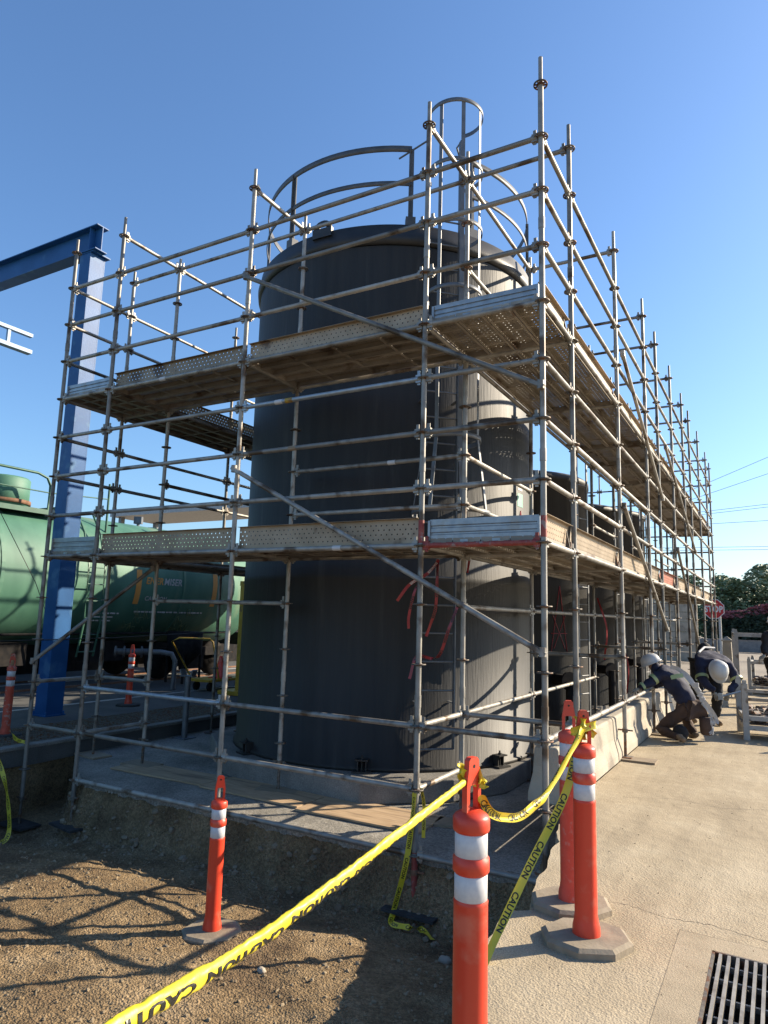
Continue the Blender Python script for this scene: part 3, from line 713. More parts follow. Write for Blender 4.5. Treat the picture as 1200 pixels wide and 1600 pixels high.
# free tube with coupler to the corner rail
# planks ---------------------------------------------------------------
PW = .232
def plank_mesh(L, w=PW):
    key = ('plank', round(L, 3), w)
    if key in MESHES: return MESHES[key]
    mb = MB(); h = .058; t = .0025; L0, L1 = .03, L-.03
    sec = [(-w/2, 0), (w/2, 0), (w/2, -h), (w/2-.022, -h), (w/2-.022, -h+t), (w/2-t, -h+t), (w/2-t, -t),
           (-w/2+t, -t), (-w/2+t, -h+t), (-w/2+.022, -h+t), (-w/2+.022, -h), (-w/2, -h)]
    n = len(sec)
    mb.add([(L0, y, z) for y, z in sec]+[(L1, y, z) for y, z in sec], [(i, n+i, n+(i+1) % n, (i+1) % n) for i in range(n)])
    for x in (L0, L1):
        s = -1 if x == L0 else 1
        mb.box((x+s*.002, 0, -h/2), (.004, w, h))
        for y in (-w/4, w/4): mb.box((x+s*.02, y, -h+.012), (.05, .045, .012))
    for i in range(1, 4): mb.box((L*i/4, 0, -h+.006), (.03, w-.012, .004))
    me = mb.mesh('deck_plank'); fix_normals(me); me.materials.append(M_plank); MESHES[key] = me
    return me
def deck_bay_x(ia, ib, y0, y1, z):     # planks along X
    xa, xb = XS[ib], XS[ia]; n = 4; pitch = (y1-y0)/n
    for i in range(n):
        item('deck_plank', plank_mesh(xb-xa, round(pitch-.008, 3)), Matrix.Translation((xa, y0+pitch*(i+.5), z+random.uniform(-.002, .002))), ((xa+xb)/2, y0, z))
def deck_bay_y(ja, jb, x0, x1, z):     # planks along Y
    ya, yb = YS[ja], YS[jb]; n = 4; pitch = (x1-x0)/n
    for i in range(n):
        item('deck_plank', plank_mesh(yb-ya, round(pitch-.008, 3)), Matrix.Translation((x0+pitch*(i+.5), ya, z+random.uniform(-.002, .002))) @ Matrix.Rotation(math.pi/2, 4, 'Z'), (x0, (ya+yb)/2, z))
for k in (4, 8):
    z = Kz(k)+.062
    deck_bay_y(0, 1, XS[1]+.03, XS[0]-.03, z); deck_bay_y(0, 1, XS[4]+.03, XS[3]-.03, z)
    for j in range(1, 10): deck_bay_y(j, j+1, XS[1]+.03, XS[0]-.03, z)
    for j in (1, 2, 3, 4, 5, 6): deck_bay_y(j, j+1, XS[4]+.03, XS[3]-.03, z)
    deck_bay_x(1, 2, .04, .90, z); deck_bay_x(2, 3, .04, .90, z)
# toe boards -------------------------------------------------------------
def toe(name, a, b, z, h, m, lean=0):
    """perforated channel on edge; the web faces out"""
    a, b = Vector(a), Vector(b); d = b-a; L = d.length; ang = math.atan2(d.y, d.x)
    key = ('toe', round(L, 3), h, m.name)
    if key not in MESHES:
        mb = MB(); t = .0025; f = .045
        sec = [(-h/2, 0), (h/2, 0), (h/2, f), (h/2-t, f), (h/2-t, t), (-h/2+t, t), (-h/2+t, f), (-h/2, f)]; n = len(sec)
        mb.add([(.04, y, zz) for y, zz in sec]+[(L-.04, y, zz) for y, zz in sec], [tuple(range(n)), tuple(range(2*n-1, n-1, -1))]+[(i, n+i, n+(i+1) % n, (i+1) % n) for i in range(n)])
        me = mb.mesh(name); fix_normals(me); me.materials.append(m); MESHES[key] = me
    mw = Matrix.Translation((a.x, a.y, z+h/2)) @ Matrix.Rotation(ang, 4, 'Z') @ Matrix.Rotation(math.pi/2+lean, 4, 'X')
    item(name, MESHES[key], mw, (a+b)/2)
def ribbed_board(name, a, b, z, h):
    a, b = Vector(a), Vector(b); d = b-a; L = d.length; ang = math.atan2(d.y, d.x); mb = MB()
    prof = [(0, 0), (-.012, .012), (-.012, h*.30), (0, h*.34), (0, h*.40), (-.010, h*.44), (-.010, h*.60), (0, h*.64), (0, h*.70), (-.012, h*.74), (-.012, h), (.004, h), (.004, 0)]
    n = len(prof); mb.add([(.05, y, zz) for y, zz in prof]+[(L-.05, y, zz) for y, zz in prof], [tuple(range(n)), tuple(range(2*n-1, n-1, -1))]+[(i, n+i, n+(i+1) % n, (i+1) % n) for i in range(n)])
    for x in (.35*L, .62*L): mb.box((x, -.012, .0), (.07, .012, .035))
    mb.box((.045, 0, h*.5), (.02, .05, h*.9)); mb.box((L-.045, 0, h*.5), (.02, .05, h*.9))
    me = mb.mesh(name); fix_normals(me); me.materials.append(M_galv_new)
    item(name, me, Matrix.Translation((a.x, a.y, z)) @ Matrix.Rotation(ang, 4, 'Z'), (a+b)/2)
for k, h in ((4, .18), (8, .225)):
    z = Kz(k)
    for ia, ib in ((1, 2), (2, 3)): toe('toe_board', (XS[ib]+.0, .045, 0), (XS[ia], .045, 0), z+.02, h, M_toe)
    ribbed_board('ribbed_toe_board', (XS[1]+.02, .04, 0), (XS[0]-.0, .04, 0), z+.0305, h-.03)
    ribbed_board('ribbed_toe_board', (XS[4]+.02, .04, 0), (XS[3]-.0, .04, 0), z+.0305, h-.03)
    for j in range(0, 10):
        toe('toe_board', (-.05, YS[j], 0), (-.05, YS[j+1], 0), z+.03, h-.01, M_toe_red if (j == 4 and k == 8) else M_toe, 0.10 if k == 8 else .04)
    # brackets holding the boards
    for j in range(1, 10):
        mb = MB(); mb.add([(-.035, YS[j]-.14, z+.03), (.0, YS[j]-.14, z+.03), (-.035, YS[j]-.14, z+.20), (-.035, YS[j]-.128, z+.03), (.0, YS[j]-.128, z+.03), (-.035, YS[j]-.128, z+.20)],
                          [(0, 1, 2), (5, 4, 3), (0, 3, 4, 1), (1, 4, 5, 2), (2, 5, 3, 0)]); mb.box((-.015, YS[j]-.10, z+.05), (.03, .03, .08))
        me = mb.mesh('toe_board_bracket'); fix_normals(me); me.materials.append(M_galv_dark); item('toe_board_bracket', me, Matrix.Identity(4), (0, YS[j], z))
for i in (4, 3): toe('toe_board', (XS[i]+.0, YS[1], 0), (XS[i], YS[2], 0), Kz(4)+.03, .17, M_toe)
# braces -----------------------------------------------------------------
def brace(a, b, m=M_galv, name='diagonal_brace', r=.0235):
    a, b = Vector(a), Vector(b); mb = MB(); mb.tube(a, b, r, 14)
    d = (b-a).normalized(); q = d.to_track_quat('X', 'Z').to_matrix()
    for p, s in ((a, 1), (b, -1)):
        mb.box(p+d*s*.03, (.12, .05, .03), q); mb.tube(p+Vector((0, 0, -.03)), p+Vector((0, 0, .04)), .03, 10)
    me = mb.mesh(name); fix_normals(me); me.materials.append(m); item(name, me, Matrix.Identity(4), (a+b)/2)
brace((XS[2], -.055, 5.06), (0, -.055, 3.38)); brace((XS[2], -.055, 2.955), (0, -.055, 1.27)); brace((XS[4]+.02, -.05, .86), (XS[3]-.02, .88, 2.02))
for j_ in (3, 5): brace((XS[4]-.05, YS[j_], 3.9), (XS[4]-.05, YS[j_+1], 2.2)); brace((XS[4]-.05, YS[j_], 5.6), (XS[4]-.05, YS[j_+1], 4.2))
brace((.055, 3.06, 2.87), (.055, 6.39, 1.42)); brace((.055, 8.1, 2.85), (.055, 11.4, 1.0)); brace((.055, 3.2, 4.80), (.055, 6.34, 3.49)); brace((.055, 6.9, 4.47), (.055, 11.3, 3.1))
# sole boards
for x, y, z, s, nm in ((0, 3.05, 0, .62, M_wood), (0, 5.15, 0, .5, M_wood), (0, 6.4, 0, .5, M_wood), (0, 8.2, 0, .5, M_wood)):
    mb = MB(); mb.box((x+.02, y, z+.011), (s, .24, .02)); me = mb.mesh('sole_board'); me.materials.append(nm); item('sole_board', me, Matrix.Identity(4), (x, y, z))
for x, y, z in ((XS[1], 0, -.81), (XS[2], 0, -.87), (XS[3], 0, -.87), (XS[4], 0, -1.01), (XS[1], .933, -.379), (XS[2], .933, -.379), (XS[3], .933, -.379), (XS[4], .933, -.379)):
    mb = MB(); R_ = Matrix.Rotation(rad(random.uniform(-20, 20)), 3, 'Z'); mb.box((x, y, z+.012), (.46, .26, .022), R_); me = mb.mesh('sole_board'); me.materials.append(M_rubber_dark if y < .5 else M_wood); item('sole_board', me, Matrix.Identity(4), (x, y, z))
# couplers and small labels on the front tubes
for x, y, k, m in ((-2.62, -.0, 5, M_yellow_steel), (-2.75, 0, 5, M_white), (-2.55, 0, 6, M_wood), (-1.95, .933, 6, M_white), (-4.45, 0, 4, M_white), (-1.98, 0, 8, M_white)):
    mb = MB(); mb.tube((x, y, Kz(k)), (x+.09, y, Kz(k)), .0248, 14); me = mb.mesh('tube_label'); me.materials.append(m); item('tube_label', me, Matrix.Identity(4), (x, y, Kz(k)))
# link everything: nearest hundred of a kind as parts, the rest as one part
for name, lst in ITEMS.items():
    lst.sort(key=lambda t: t[2]); cap = 96
    for me, mw, d in lst[:cap]: link(name, me, None, scf, mw)
    rest = lst[cap:]
    if rest:
        bm = bmesh.new(); m0 = rest[0][0].materials[0]
        for me, mw, d in rest:
            tmp = me.copy(); tmp.transform(mw); bm.from_mesh(tmp); bpy.data.meshes.remove(tmp)
        me = bpy.data.meshes.new(name); bm.to_mesh(me); bm.free(); me.materials.append(m0)
        o = link(name, me, m0, scf); o['kind'] = 'stuff'

# ------------------------------------------------------------------ barrier blocks
def block(y0, y1, lab, x=-.19, h=.46):
    mb = MB(); prof = [(-.165, 0), (.165, 0), (.160, .08), (.118, .24), (.105, h-.02), (.09, h), (-.09, h), (-.105, h-.02), (-.118, .24), (-.160, .08)]
    mb.extrude([(x+px, y0, pz) for px, pz in prof], (0, y0, 0), (0, y1, 0))
    tag(build('concrete_barrier', mb, M_blockc, bevel=.012), lab, 'concrete barrier', 'low concrete barriers along the scaffold')
for a in ((.66, 2.84, 'nearest low concrete barrier, its end face turned to the orange posts'),
          (2.87, 4.30, 'second low concrete barrier from the camera, behind the two orange posts'),
          (4.33, 5.75, 'third low concrete barrier, beside the kneeling worker'),
          (5.78, 7.6, 'farthest low concrete barrier, half hidden behind the kneeling worker')): block(*a)

# ------------------------------------------------------------------ channelizer posts
def channelizer(x, y, z, lab, rz=0, mbase=M_rubber, mbody=M_orange, lean=(0, 0)):
    t = thing('channelizer_post', lab, 'traffic post', (x, y, z), 'orange traffic posts with white bands')
    t.rotation_euler = (lean[0], lean[1], rz); t['_loc'] = [0, 0, 0]; r = .0535
    def B(name, mb, m, par=t, **k):
        me = mb.mesh(name); fix_normals(me); me.materials.append(m); o = bpy.data.objects.new(name, me); COL.objects.link(o); o.parent = par
        if k.get('bevel'):
            b = o.modifiers.new('bevel', 'BEVEL'); b.width = k['bevel']; b.segments = 2
        return o
    mb = MB(); oc = [(.205*math.cos(rad(22.5+45*i))*1.06, .205*math.sin(rad(22.5+45*i))*.95) for i in range(8)]
    ic = [(a*.9, b*.9) for a, b in oc]
    mb.add([(a, b, 0) for a, b in oc]+[(a, b, .028) for a, b in oc]+[(a, b, .042) for a, b in ic],
           [tuple(range(8))[::-1]]+[(i, (i+1) % 8, 8+(i+1) % 8, 8+i) for i in range(8)]+[(8+i, 8+(i+1) % 8, 16+(i+1) % 8, 16+i) for i in range(8)]+[tuple(range(16, 24))])
    B('rubber_base', mb, mbase)
    mb = MB(); mb.lathe([(.066, .040), (.064, .075), (.0575, .10), (r, .13), (r, .64), (r+.001, .648), (r-.003, .653), (r-.003, .728), (r+.001, .732), (r+.004, .736), (r+.004, .774), (r-.003, .779),
                         (r-.003, .850), (r+.003, .854), (r+.005, .860), (r+.005, .893), (r-.002, .902), (r-.026, .917), (0, .919)], 40)
    body = B('body', mb, mbody)
    for z0, z1 in ((.6535, .7275), (.780, .849)):
        mb = MB(); mb.lathe([(r-.003, z0), (r-.0018, z0+.001), (r-.0018, z1-.001), (r-.003, z1)], 40); B('reflective_band', mb, M_refl)
    # handle: flat loop with tapered top
    mb = MB(); w0, w1, th = .036, .026, .020
    outl = [(-w0, .905), (-w0, .99), (-w1, 1.045), (-w1*.96, 1.066), (-w1*.6, 1.075), (0, 1.076), (w1*.6, 1.075), (w1*.96, 1.066), (w1, 1.045), (w0, .99), (w0, .905)]
    hole = [(-w0*.58, .918), (-w0*.58, .975), (-w0*.56, .986), (-w0*.5, .990), (-w0*.25, .992), (0, .992), (w0*.25, .992), (w0*.5, .990), (w0*.56, .986), (w0*.58, .975), (w0*.58, .918)]
    n = len(outl)
    for s in (-1, 1): mb.strip([(a, s*th/2, b) for a, b in outl], [(a, s*th/2, b) for a, b in hole], False)
    mb.strip([(a, -th/2, b) for a, b in outl], [(a, th/2, b) for a, b in outl], False); mb.strip([(a, -th/2, b) for a, b in hole], [(a, th/2, b) for a, b in hole], False)
    h = B('handle', mb, mbody)
    mb = MB(); mb.tube((0, -th/2-.0006, 1.048), (0, th/2+.0006, 1.048), .006, 12); B('peg_hole', mb, M_ink, h)
    return t
channelizer(.69, -1.67, 0, 'nearer orange post of the pair on the sunlit paving, tape tied round its handle', rad(28))
channelizer(.52, -1.30, 0, 'farther orange post of the pair on the paving, its base partly covered', rad(22), mbody=M_orange_faded)
channelizer(.685, -3.11, 0, 'large orange post nearest the camera with yellow tape knotted to its handle', rad(75), mbody=M_orange)
channelizer(-2.03, -1.27, pit_h(-2.03, -1.27)-.01, 'orange post standing alone in the dirt pit in front of the slab', rad(52))
channelizer(-7.36, .44, -.2, 'dusty orange post at the left picture edge beside the kerb', rad(62), mbase=M_rubber_dark, mbody=M_orange_dusty)
channelizer(-8.58, 3.46, -.2, 'orange post on the shaded yard behind the scaffold, in front of the green tank car', rad(44), mbase=M_rubber_dark)

# ------------------------------------------------------------------ tapes
def add_ink(o, lm, ink):
    me = o.data; v0 = [tuple(v.co) for v in me.vertices]; f0 = [list(p.vertices) for p in me.polygons]; b = len(v0)
    nm = bpy.data.meshes.new(me.name); nm.from_pydata(v0+lm.v, [], f0+[[b+i for i in f] for f in lm.f]); nm.update()
    nm.materials.append(me.materials[0]); nm.materials.append(ink)
    for i, p in enumerate(nm.polygons):
        p.use_smooth = i < len(f0); p.material_index = 0 if i < len(f0) else 1
    # tape() links its mesh with vertices already in the object's own space
    o.data = nm
def frame_path(pts, n):
    """resample a catmull-rom through the points"""
    P = [Vector(p) for p in pts]; P = [P[0]*2-P[1]]+P+[P[-1]*2-P[-2]]; out = []
    segs = len(P)-3
    for i in range(n+1):
        u = i/n*segs; k = min(int(u), segs-1); t = u-k; a, b, c, d = P[k:k+4]
        out.append(.5*((2*b)+(c-a)*t+(2*a-5*b+4*c-d)*t*t+(3*b-3*c+d-a)*t**3))
    return out
def tape(name, pts, width, widthdir, label, body='CAUTION  ', tsize=.052, m=M_yellow, ink=M_ink, curl=None, n=80, group=None, wob=0, flip=False, step=None, sides=(1, -1), cat='barrier tape', letters=True, parent=None):
    """flat ribbon with lettering laid along it. widthdir: vector or function(t)"""
    C = frame_path(pts, n); acc = [0]
    for a, b in zip(C, C[1:]): acc.append(acc[-1]+(b-a).length)
    L = acc[-1]; U = []
    for i in range(n+1):
        d = (C[min(i+1, n)]-C[max(i-1, 0)]).normalized(); w = Vector(widthdir(i/n) if callable(widthdir) else widthdir)
        w = (w-d*w.dot(d)).normalized()
        if wob: w = Matrix.Rotation(wob*math.sin(i/n*L*7+1)+wob*.5*math.sin(i/n*L*17), 3, d) @ w
        U.append(w)
    def at(s, v, off=0):
        s = max(0, min(L-1e-5, s)); i = 0
        lo, hi = 0, n
        while hi-lo > 1:
            mid = (lo+hi)//2
            if acc[mid] <= s: lo = mid
            else: hi = mid
        f = (s-acc[lo])/max(1e-9, acc[lo+1]-acc[lo]); p = C[lo].lerp(C[lo+1], f); w = U[lo].lerp(U[lo+1], f).normalized(); d = (C[lo+1]-C[lo]).normalized()
        nn = d.cross(w); vv = v/(width/2)
        cu = (curl or 0)
        return p+w*(v*(1-.35*cu*vv*vv))+nn*(off+cu*width*.5*vv*vv)
    mb = MB(); m_ = 8
    rows = [[at(acc[i], width*(j/m_-.5)) for j in range(m_+1)] for i in range(n+1)]
    mb.add([q for r in rows for q in r], [(i*(m_+1)+j, i*(m_+1)+j+1, (i+1)*(m_+1)+j+1, (i+1)*(m_+1)+j) for i in range(n) for j in range(m_)], True)
    o = build(name, mb, m, parent, recalc=False)
    if label: tag(o, label, cat, group)
    if letters:
        me = text_mesh(body.strip(), tsize, 1.0, .0012)
        xs = [v.co.x for v in me.vertices]; tw = max(xs); ys_ = [v.co.y for v in me.vertices]; ymid = (max(ys_)+min(ys_))/2
        bm = bmesh.new(); bm.from_mesh(me); bmesh.ops.triangulate(bm, faces=bm.faces)
        bmesh.ops.subdivide_edges(bm, edges=[e for e in bm.edges if e.calc_length() > .01], cuts=2)
        base_v = [(v.co.x, v.co.y) for v in bm.verts]; bm.verts.ensure_lookup_table(); base_f = [[v.index for v in f.verts] for f in bm.faces]; bm.free()
        st = step or tw+.07; lm = MB(); s0 = .03
        while s0+tw < L:
            for sd in sides:
                lm.add([at(s0+x, (y-ymid)*(-1 if flip else 1), .0009*sd) for x, y in base_v], base_f)
            s0 += st
        add_ink(o, lm, ink)
    return o
HF = Vector((.685, -3.11, .985))
HA = Vector((.69, -1.67, .985))
yg = 'yellow caution tape strung between the posts'
# long folded tape running past the camera (rolled to a cord)
def cord(name, pts, r0, r1, label, n=260, group=None, seed=1, rep=.42):
    """tape bunched into a cord: squashed tube with creases, lettering wrapped round it"""
    C = frame_path(pts, n); acc = [0]
    for a, b in zip(C, C[1:]): acc.append(acc[-1]+(b-a).length)
    L = acc[-1]; m_ = 14
    def at(s, th, off=0):
        s = max(0, min(L-1e-5, s)); lo, hi = 0, n
        while hi-lo > 1:
            mid = (lo+hi)//2
            if acc[mid] <= s: lo = mid
            else: hi = mid
        f = (s-acc[lo])/max(1e-9, acc[lo+1]-acc[lo]); p = C[lo].lerp(C[lo+1], f)
        d = (C[min(lo+2, n)]-C[max(lo-1, 0)]).normalized(); up = Vector((0, 0, 1)); up = (up-d*up.dot(d)).normalized(); x = d.cross(up)
        rr = r0+(r1-r0)*s/L
        cr = 1+.30*noise.noise(Vector((s*14, th*.6, seed)))+.22*noise.noise(Vector((s*45, math.cos(th)*1.2, math.sin(th)*1.2)))+.10*noise.noise(Vector((s*120, math.cos(th)*2, math.sin(th)*2)))
        tw = .7*math.sin(s*2.1+seed)
        return p+(x*math.cos(th+tw)*.62+up*math.sin(th+tw))*rr*cr+(x*math.cos(th+tw)+up*math.sin(th+tw))*off
    mb = MB(); rows = [[at(L*i/n, 2*math.pi*j/m_) for j in range(m_)] for i in range(n+1)]
    mb.add([q for r in rows for q in r], [(i*m_+j, i*m_+(j+1) % m_, (i+1)*m_+(j+1) % m_, (i+1)*m_+j) for i in range(n) for j in range(m_)], True)
    o = build(name, mb, M_yellow, None, recalc=False); tag(o, label, 'barrier tape', group)
    me = text_mesh('CAUTION', .05, 1.0, .002); tw = max(v.co.x for v in me.vertices)
    bm = bmesh.new(); bm.from_mesh(me); bmesh.ops.triangulate(bm, faces=bm.faces)
    for _ in range(2): bmesh.ops.subdivide_edges(bm, edges=[e for e in bm.edges if e.calc_length() > .008], cuts=1); bmesh.ops.triangulate(bm, faces=bm.faces)
    bv = [(v.co.x, v.co.y) for v in bm.verts]; bm.verts.ensure_lookup_table(); bf = [[v.index for v in f.verts] for f in bm.faces]; bm.free()
    lm = MB(); s0 = .02; k = 0
    while s0+tw < L:
        rr = r0+(r1-r0)*s0/L
        lm.add([at(s0+x, (3.6+.2*math.sin(k*1.7))+(y-.018)*30, .0011) for x, y in bv], bf); s0 += tw+.028; k += 1
    add_ink(o, lm, M_ink)
    return o
cord('caution_tape', [(.672, -3.105, 1.005), (.70, -3.6, .975), (.75, -4.2, .955), (.80, -4.55, .985), (.85, -5.1, 1.02)], .0118, .0148, 'yellow caution tape bunched into a cord, crossing the foreground to the lower left corner', group=yg)
tape('caution_tape', [(.705, -3.10, .955), (.715, -2.95, .86), (.735, -2.72, .83), (.74, -2.45, .87), (.715, -2.05, .94), (.695, -1.72, .995)], .042, (0, .25, 1), 'yellow caution tape sagging between the nearest orange post and the pair on the paving', group=yg, wob=.5, curl=.9, tsize=.034)
tape('caution_tape', [(.66, -1.63, .94), (.60, -1.70, .66), (.47, -1.92, .33), (.375, -2.10, .06), (.33, -2.16, -.05)], .042, (.75, .35, .35), 'yellow caution tape dropping from the sunlit post down to the broken paving edge', group=yg, wob=.32, tsize=.040, curl=.25, flip=False)
# knots
def knot(p, lab, s=1, seed=0):
    rnd = random.Random(seed); t = thing('tape_knot', lab, 'tape knot', p, 'tape knots on the orange posts')
    for q in range(4):
        pts = [Vector(p)+Vector((rnd.uniform(-.05, .05), rnd.uniform(-.05, .05), rnd.uniform(-.035, .035)))*s for _ in range(4)]
        tape('tape_loop', pts, .035*s, Vector((rnd.uniform(-.3, .3), rnd.uniform(-.3, .3), 1)), None, parent=t, n=20, tsize=.03, curl=.4, letters=False)
    return t
knot((.683, -3.11, 1.015), 'small yellow tape knot round the handle of the nearest post', .8, 1)
k_ = knot((.692, -1.675, .985), 'bulky yellow and black tape knot on the sunlit post of the pair', 1.25, 4)
# short dangling ends
tape('caution_tape', [(-1.07, -.035, .10), (-1.085, -.05, -.15), (-1.12, -.07, -.45), (-1.20, -.10, pit_h(-1.2, -.10)+.06), (-1.15, -.22, pit_h(-1.15, -.22)+.03), (-1.0, -.24, pit_h(-1, -.24)+.04), (-.90, -.20, pit_h(-.9, -.2)+.03), (-.78, -.26, pit_h(-.78, -.26)+.02)], .045, lambda t: (1, .3, .2), 'yellow caution tape hanging down the corner post and trailing on the dirt', group=yg, wob=.5, tsize=.035)
tape('caution_tape', [(-1.045, .03, .13), (-1.02, .04, .0), (-1.015, .03, -.25)], .03, (1, .2, 0), 'short end of yellow tape dangling below the rail at the corner post', group=yg, wob=.2, tsize=.024)
tape('caution_tape', [(-7.25, .43, -.1), (-6.9, .30, -.16), (-6.5, .18, -.14), (-6.24, .02, -.10)], .04, (0, .2, 1), 'yellow tape low between the dusty post at the left edge and the end scaffold post', group=yg, wob=.6, tsize=.03)
tape('caution_tape', [(-6.75, -.18, -.12), (-6.45, -.18, -.30), (-6.15, -.22, -.65), (-5.75, -.45, -.97), (-6.2, -.55, -1.0)], .05, (1, .2, .1), 'yellow tape falling over the kerb into the pit at the left', group=yg, wob=.4, tsize=.04)
# red danger tape scraps hanging near the ladder
rg = 'red danger tape scraps under the lower deck'
for i, (pts, w, lab) in enumerate((
    ([(-1.25, .74, 2.06), (-1.36, .72, 1.93), (-1.52, .66, 1.82), (-1.62, .60, 1.66)], .03, 'red danger tape scrap blowing out to the left below the deck'),
    ([(-1.40, .70, 1.93), (-1.47, .67, 1.75), (-1.52, .66, 1.52), (-1.525, .67, 1.40)], .026, 'red danger tape scrap with white letters hanging left of the corner post'),
    ([(-1.27, .76, 2.07), (-1.28, .77, 1.85), (-1.30, .79, 1.6), (-1.35, .79, 1.45), (-1.39, .78, 1.33)], .03, 'red danger tape scrap hanging straight down in front of the ladder'),
    ([(-1.12, .90, 1.62), (-1.20, .88, 1.40), (-1.28, .87, 1.17), (-1.36, .86, 1.12), (-1.50, .80, 1.13), (-1.555, .77, .92)], .03, 'long red danger tape scrap looping down to the ladder rung'),
    ([(-1.02, .95, 2.08), (-1.04, .95, 1.95)], .025, 'tiny red danger tape end beside the inner post top'))):
    tape('danger_tape', pts, w, (.9, .45, .1), lab, body='DANGER', tsize=.032, m=M_redtape, ink=M_ink if i else M_white, group=rg, wob=.5, cat='danger tape', n=40)
for i, (x, y, z0, z1, lab) in enumerate(((-1.0, 6.35, 1.9, .9, 'red tape bundle hanging on the second row of inner posts'), (-1.0, 8.15, 1.2, .2, 'red tape strip low beside the farther inner post'))):
    tape('danger_tape', [(x, y, z0), (x+.12, y+.1, (z0+z1)/2), (x+.05, y+.2, z1)], .03, (.9, .4, 0), lab, body='DANGER', m=M_redtape, group=rg, wob=.6, cat='danger tape', n=24, letters=False)

# ------------------------------------------------------------------ blue steel frame and pale rail at the left
t = thing('steel_frame', 'tall dark blue steel column carrying a wide beam out to the left', 'steel frame', (-8.51, 1.97, -.2))
mb = MB(); cx, cy = -8.63, 1.94; H0, H1 = -.18, 7.62
mb.box((cx, cy-.14, (H0+H1)/2), (.28, .02, H1-H0)); mb.box((cx, cy+.14, (H0+H1)/2), (.28, .02, H1-H0))
mb.box((cx+.133, cy, (H0+H1)/2), (.012, .258, H1-H0)); mb.box((cx-.133, cy, (H0+H1)/2), (.012, .258, H1-H0))
build('column', mb, M_blue, t)
mb = MB(); mb.box((cx, cy, -.19), (.36, .36, .022))
for a in (-.155, .155):
    for b in (-.155, .155): mb.tube((cx+a, cy+b, -.18), (cx+a, cy+b, -.13), .016, 6)
build('base_plate', mb, M_blue, t)
mb = MB(); mb.box((cx+.02, cy+.02, H1+.012), (.38, .36, .022)); build('cap_plate', mb, M_blue, t)
mb = MB(); by = cy-.06; bz0, bz1 = 7.56, 8.08; bx0, bx1 = -24, -8.34
bz0 = H1+.024; bz1 = bz0+.46
mb.box(((bx0+bx1)/2, by, bz0+.009), (bx1-bx0, .24, .018)); mb.box(((bx0+bx1)/2, by, bz1-.009), (bx1-bx0, .24, .018)); mb.box(((bx0+bx1)/2, by, (bz0+bz1)/2), (bx1-bx0, .014, bz1-bz0-.036))
mb.box((bx1-.2, by, (bz0+bz1)/2), (.012, .22, bz1-bz0-.036))
build('beam', mb, M_blue, t)
t = thing('platform_rail', 'short pale blue double rail high at the left edge, against the sky', 'rail', (-12, 2.0, 7))
mb = MB(); mb.box((-12, 1.2, 7.21), (.10, 3.7, .07)); build('top_rail', mb, M_lightblue, t)
mb = MB(); mb.box((-12, 1.2, 6.84), (.16, 3.7, .08)); build('bottom_rail', mb, M_lightblue, t)
for y in (2.55, .9): mb = MB(); mb.box((-12, y, 7.02), (.06, .06, .30)); build('rail_post', mb, M_lightblue, t)
mb = MB(); mb.box((-12, -2.5, 3.4), (.2, .2, 7.2)); build('support_post', mb, M_lightblue, t)

# ------------------------------------------------------------------ tank car
CX, CZ, CRR = -12.5, 2.13, 1.46
t = thing('tank_car', 'weathered green railway tank car standing behind the scaffold', 'tank car', (CX, 4, -.2))
mb = MB(); ya, yb = -8.0, 9.6
rings = [(ya-.55, 0), (ya-.5, .55), (ya-.35, 1.05), (ya-.12, 1.36), (ya, CRR)]
prof = [(y, r) for y, r in rings]+[(y_, CRR) for y_ in (-4, 0, 3, 6, 8)]+[(yb-(y-ya), r) for y, r in rings[::-1]]
n = 56; vv = [(CX+r*math.cos(2*math.pi*i/n), y, CZ+r*math.sin(2*math.pi*i/n)) for y, r in prof for i in range(n)]
mb.add(vv, [(j*n+i, j*n+(i+1) % n, (j+1)*n+(i+1) % n, (j+1)*n+i) for j in range(len(prof)-1) for i in range(n)], True)
build('tank_shell', mb, M_green, t)
for y in (-3.2, 2.4, 7.0):
    mb = MB()
    for i in range(48):
        a, b = 2*math.pi*i/48, 2*math.pi*(i+1)/48; r = CRR+.006
        mb.box((CX+r*math.cos((a+b)/2), y, CZ+r*math.sin((a+b)/2)), (.012, .07, .2), Matrix.Rotation(-(a+b)/2, 3, 'Y'))
    build('seam_band', mb, M_green, t)
mb = MB(); mb.lathe([(0, 3.45), (.50, 3.45), (.50, 4.12), (.46, 4.16), (0, 4.18)], 32, (CX+.1, 3.05, 0)); build('dome', mb, M_green, t)
mb = MB(); mb.lathe([(.505, 3.60), (.54, 3.60), (.54, 3.68), (.505, 3.68)], 32, (CX+.1, 3.05, 0)); build('dome_collar', mb, M_rust, t)
# platform and rails on top
mb = MB(); mb.box((CX+.78, 2.0, 3.455), (.44, 3.5, .03)); mb.box((CX-.78, 2.0, 3.455), (.44, 3.5, .03)); mb.box((CX+1.0, 2.0, 3.44), (.05, 3.5, .10)); mb.box((CX-1.0, 2.0, 3.44), (.05, 3.5, .10)); mb.box((CX, 3.77, 3.52), (2.0, .04, .16)); build('walkway', mb, M_green_dark, t)
for sx in (1.0, -1.0):
    mb = MB(); x = CX+sx
    mb.path([(x, .2, 3.45), (x, .2, 4.05), (x, .35, 4.22), (x, 3.2, 4.22), (x, 3.42, 4.15), (x, 3.5, 4.0), (x, 3.5, 3.45)], .028, 8); build('hand_rail', mb, M_green_dark, t)
mb = MB(); mb.tube((CX+1, 3.5, 3.85), (CX+1, 4.95, 3.95), .014, 6); mb.tube((CX+1, 4.95, 4.3), (CX+1, 4.95, 3.2), .025, 6); mb.tube((CX+1, .2, 3.85), (CX+1, 3.5, 3.85), .014, 6); build('side_rail', mb, M_green_dark, t)
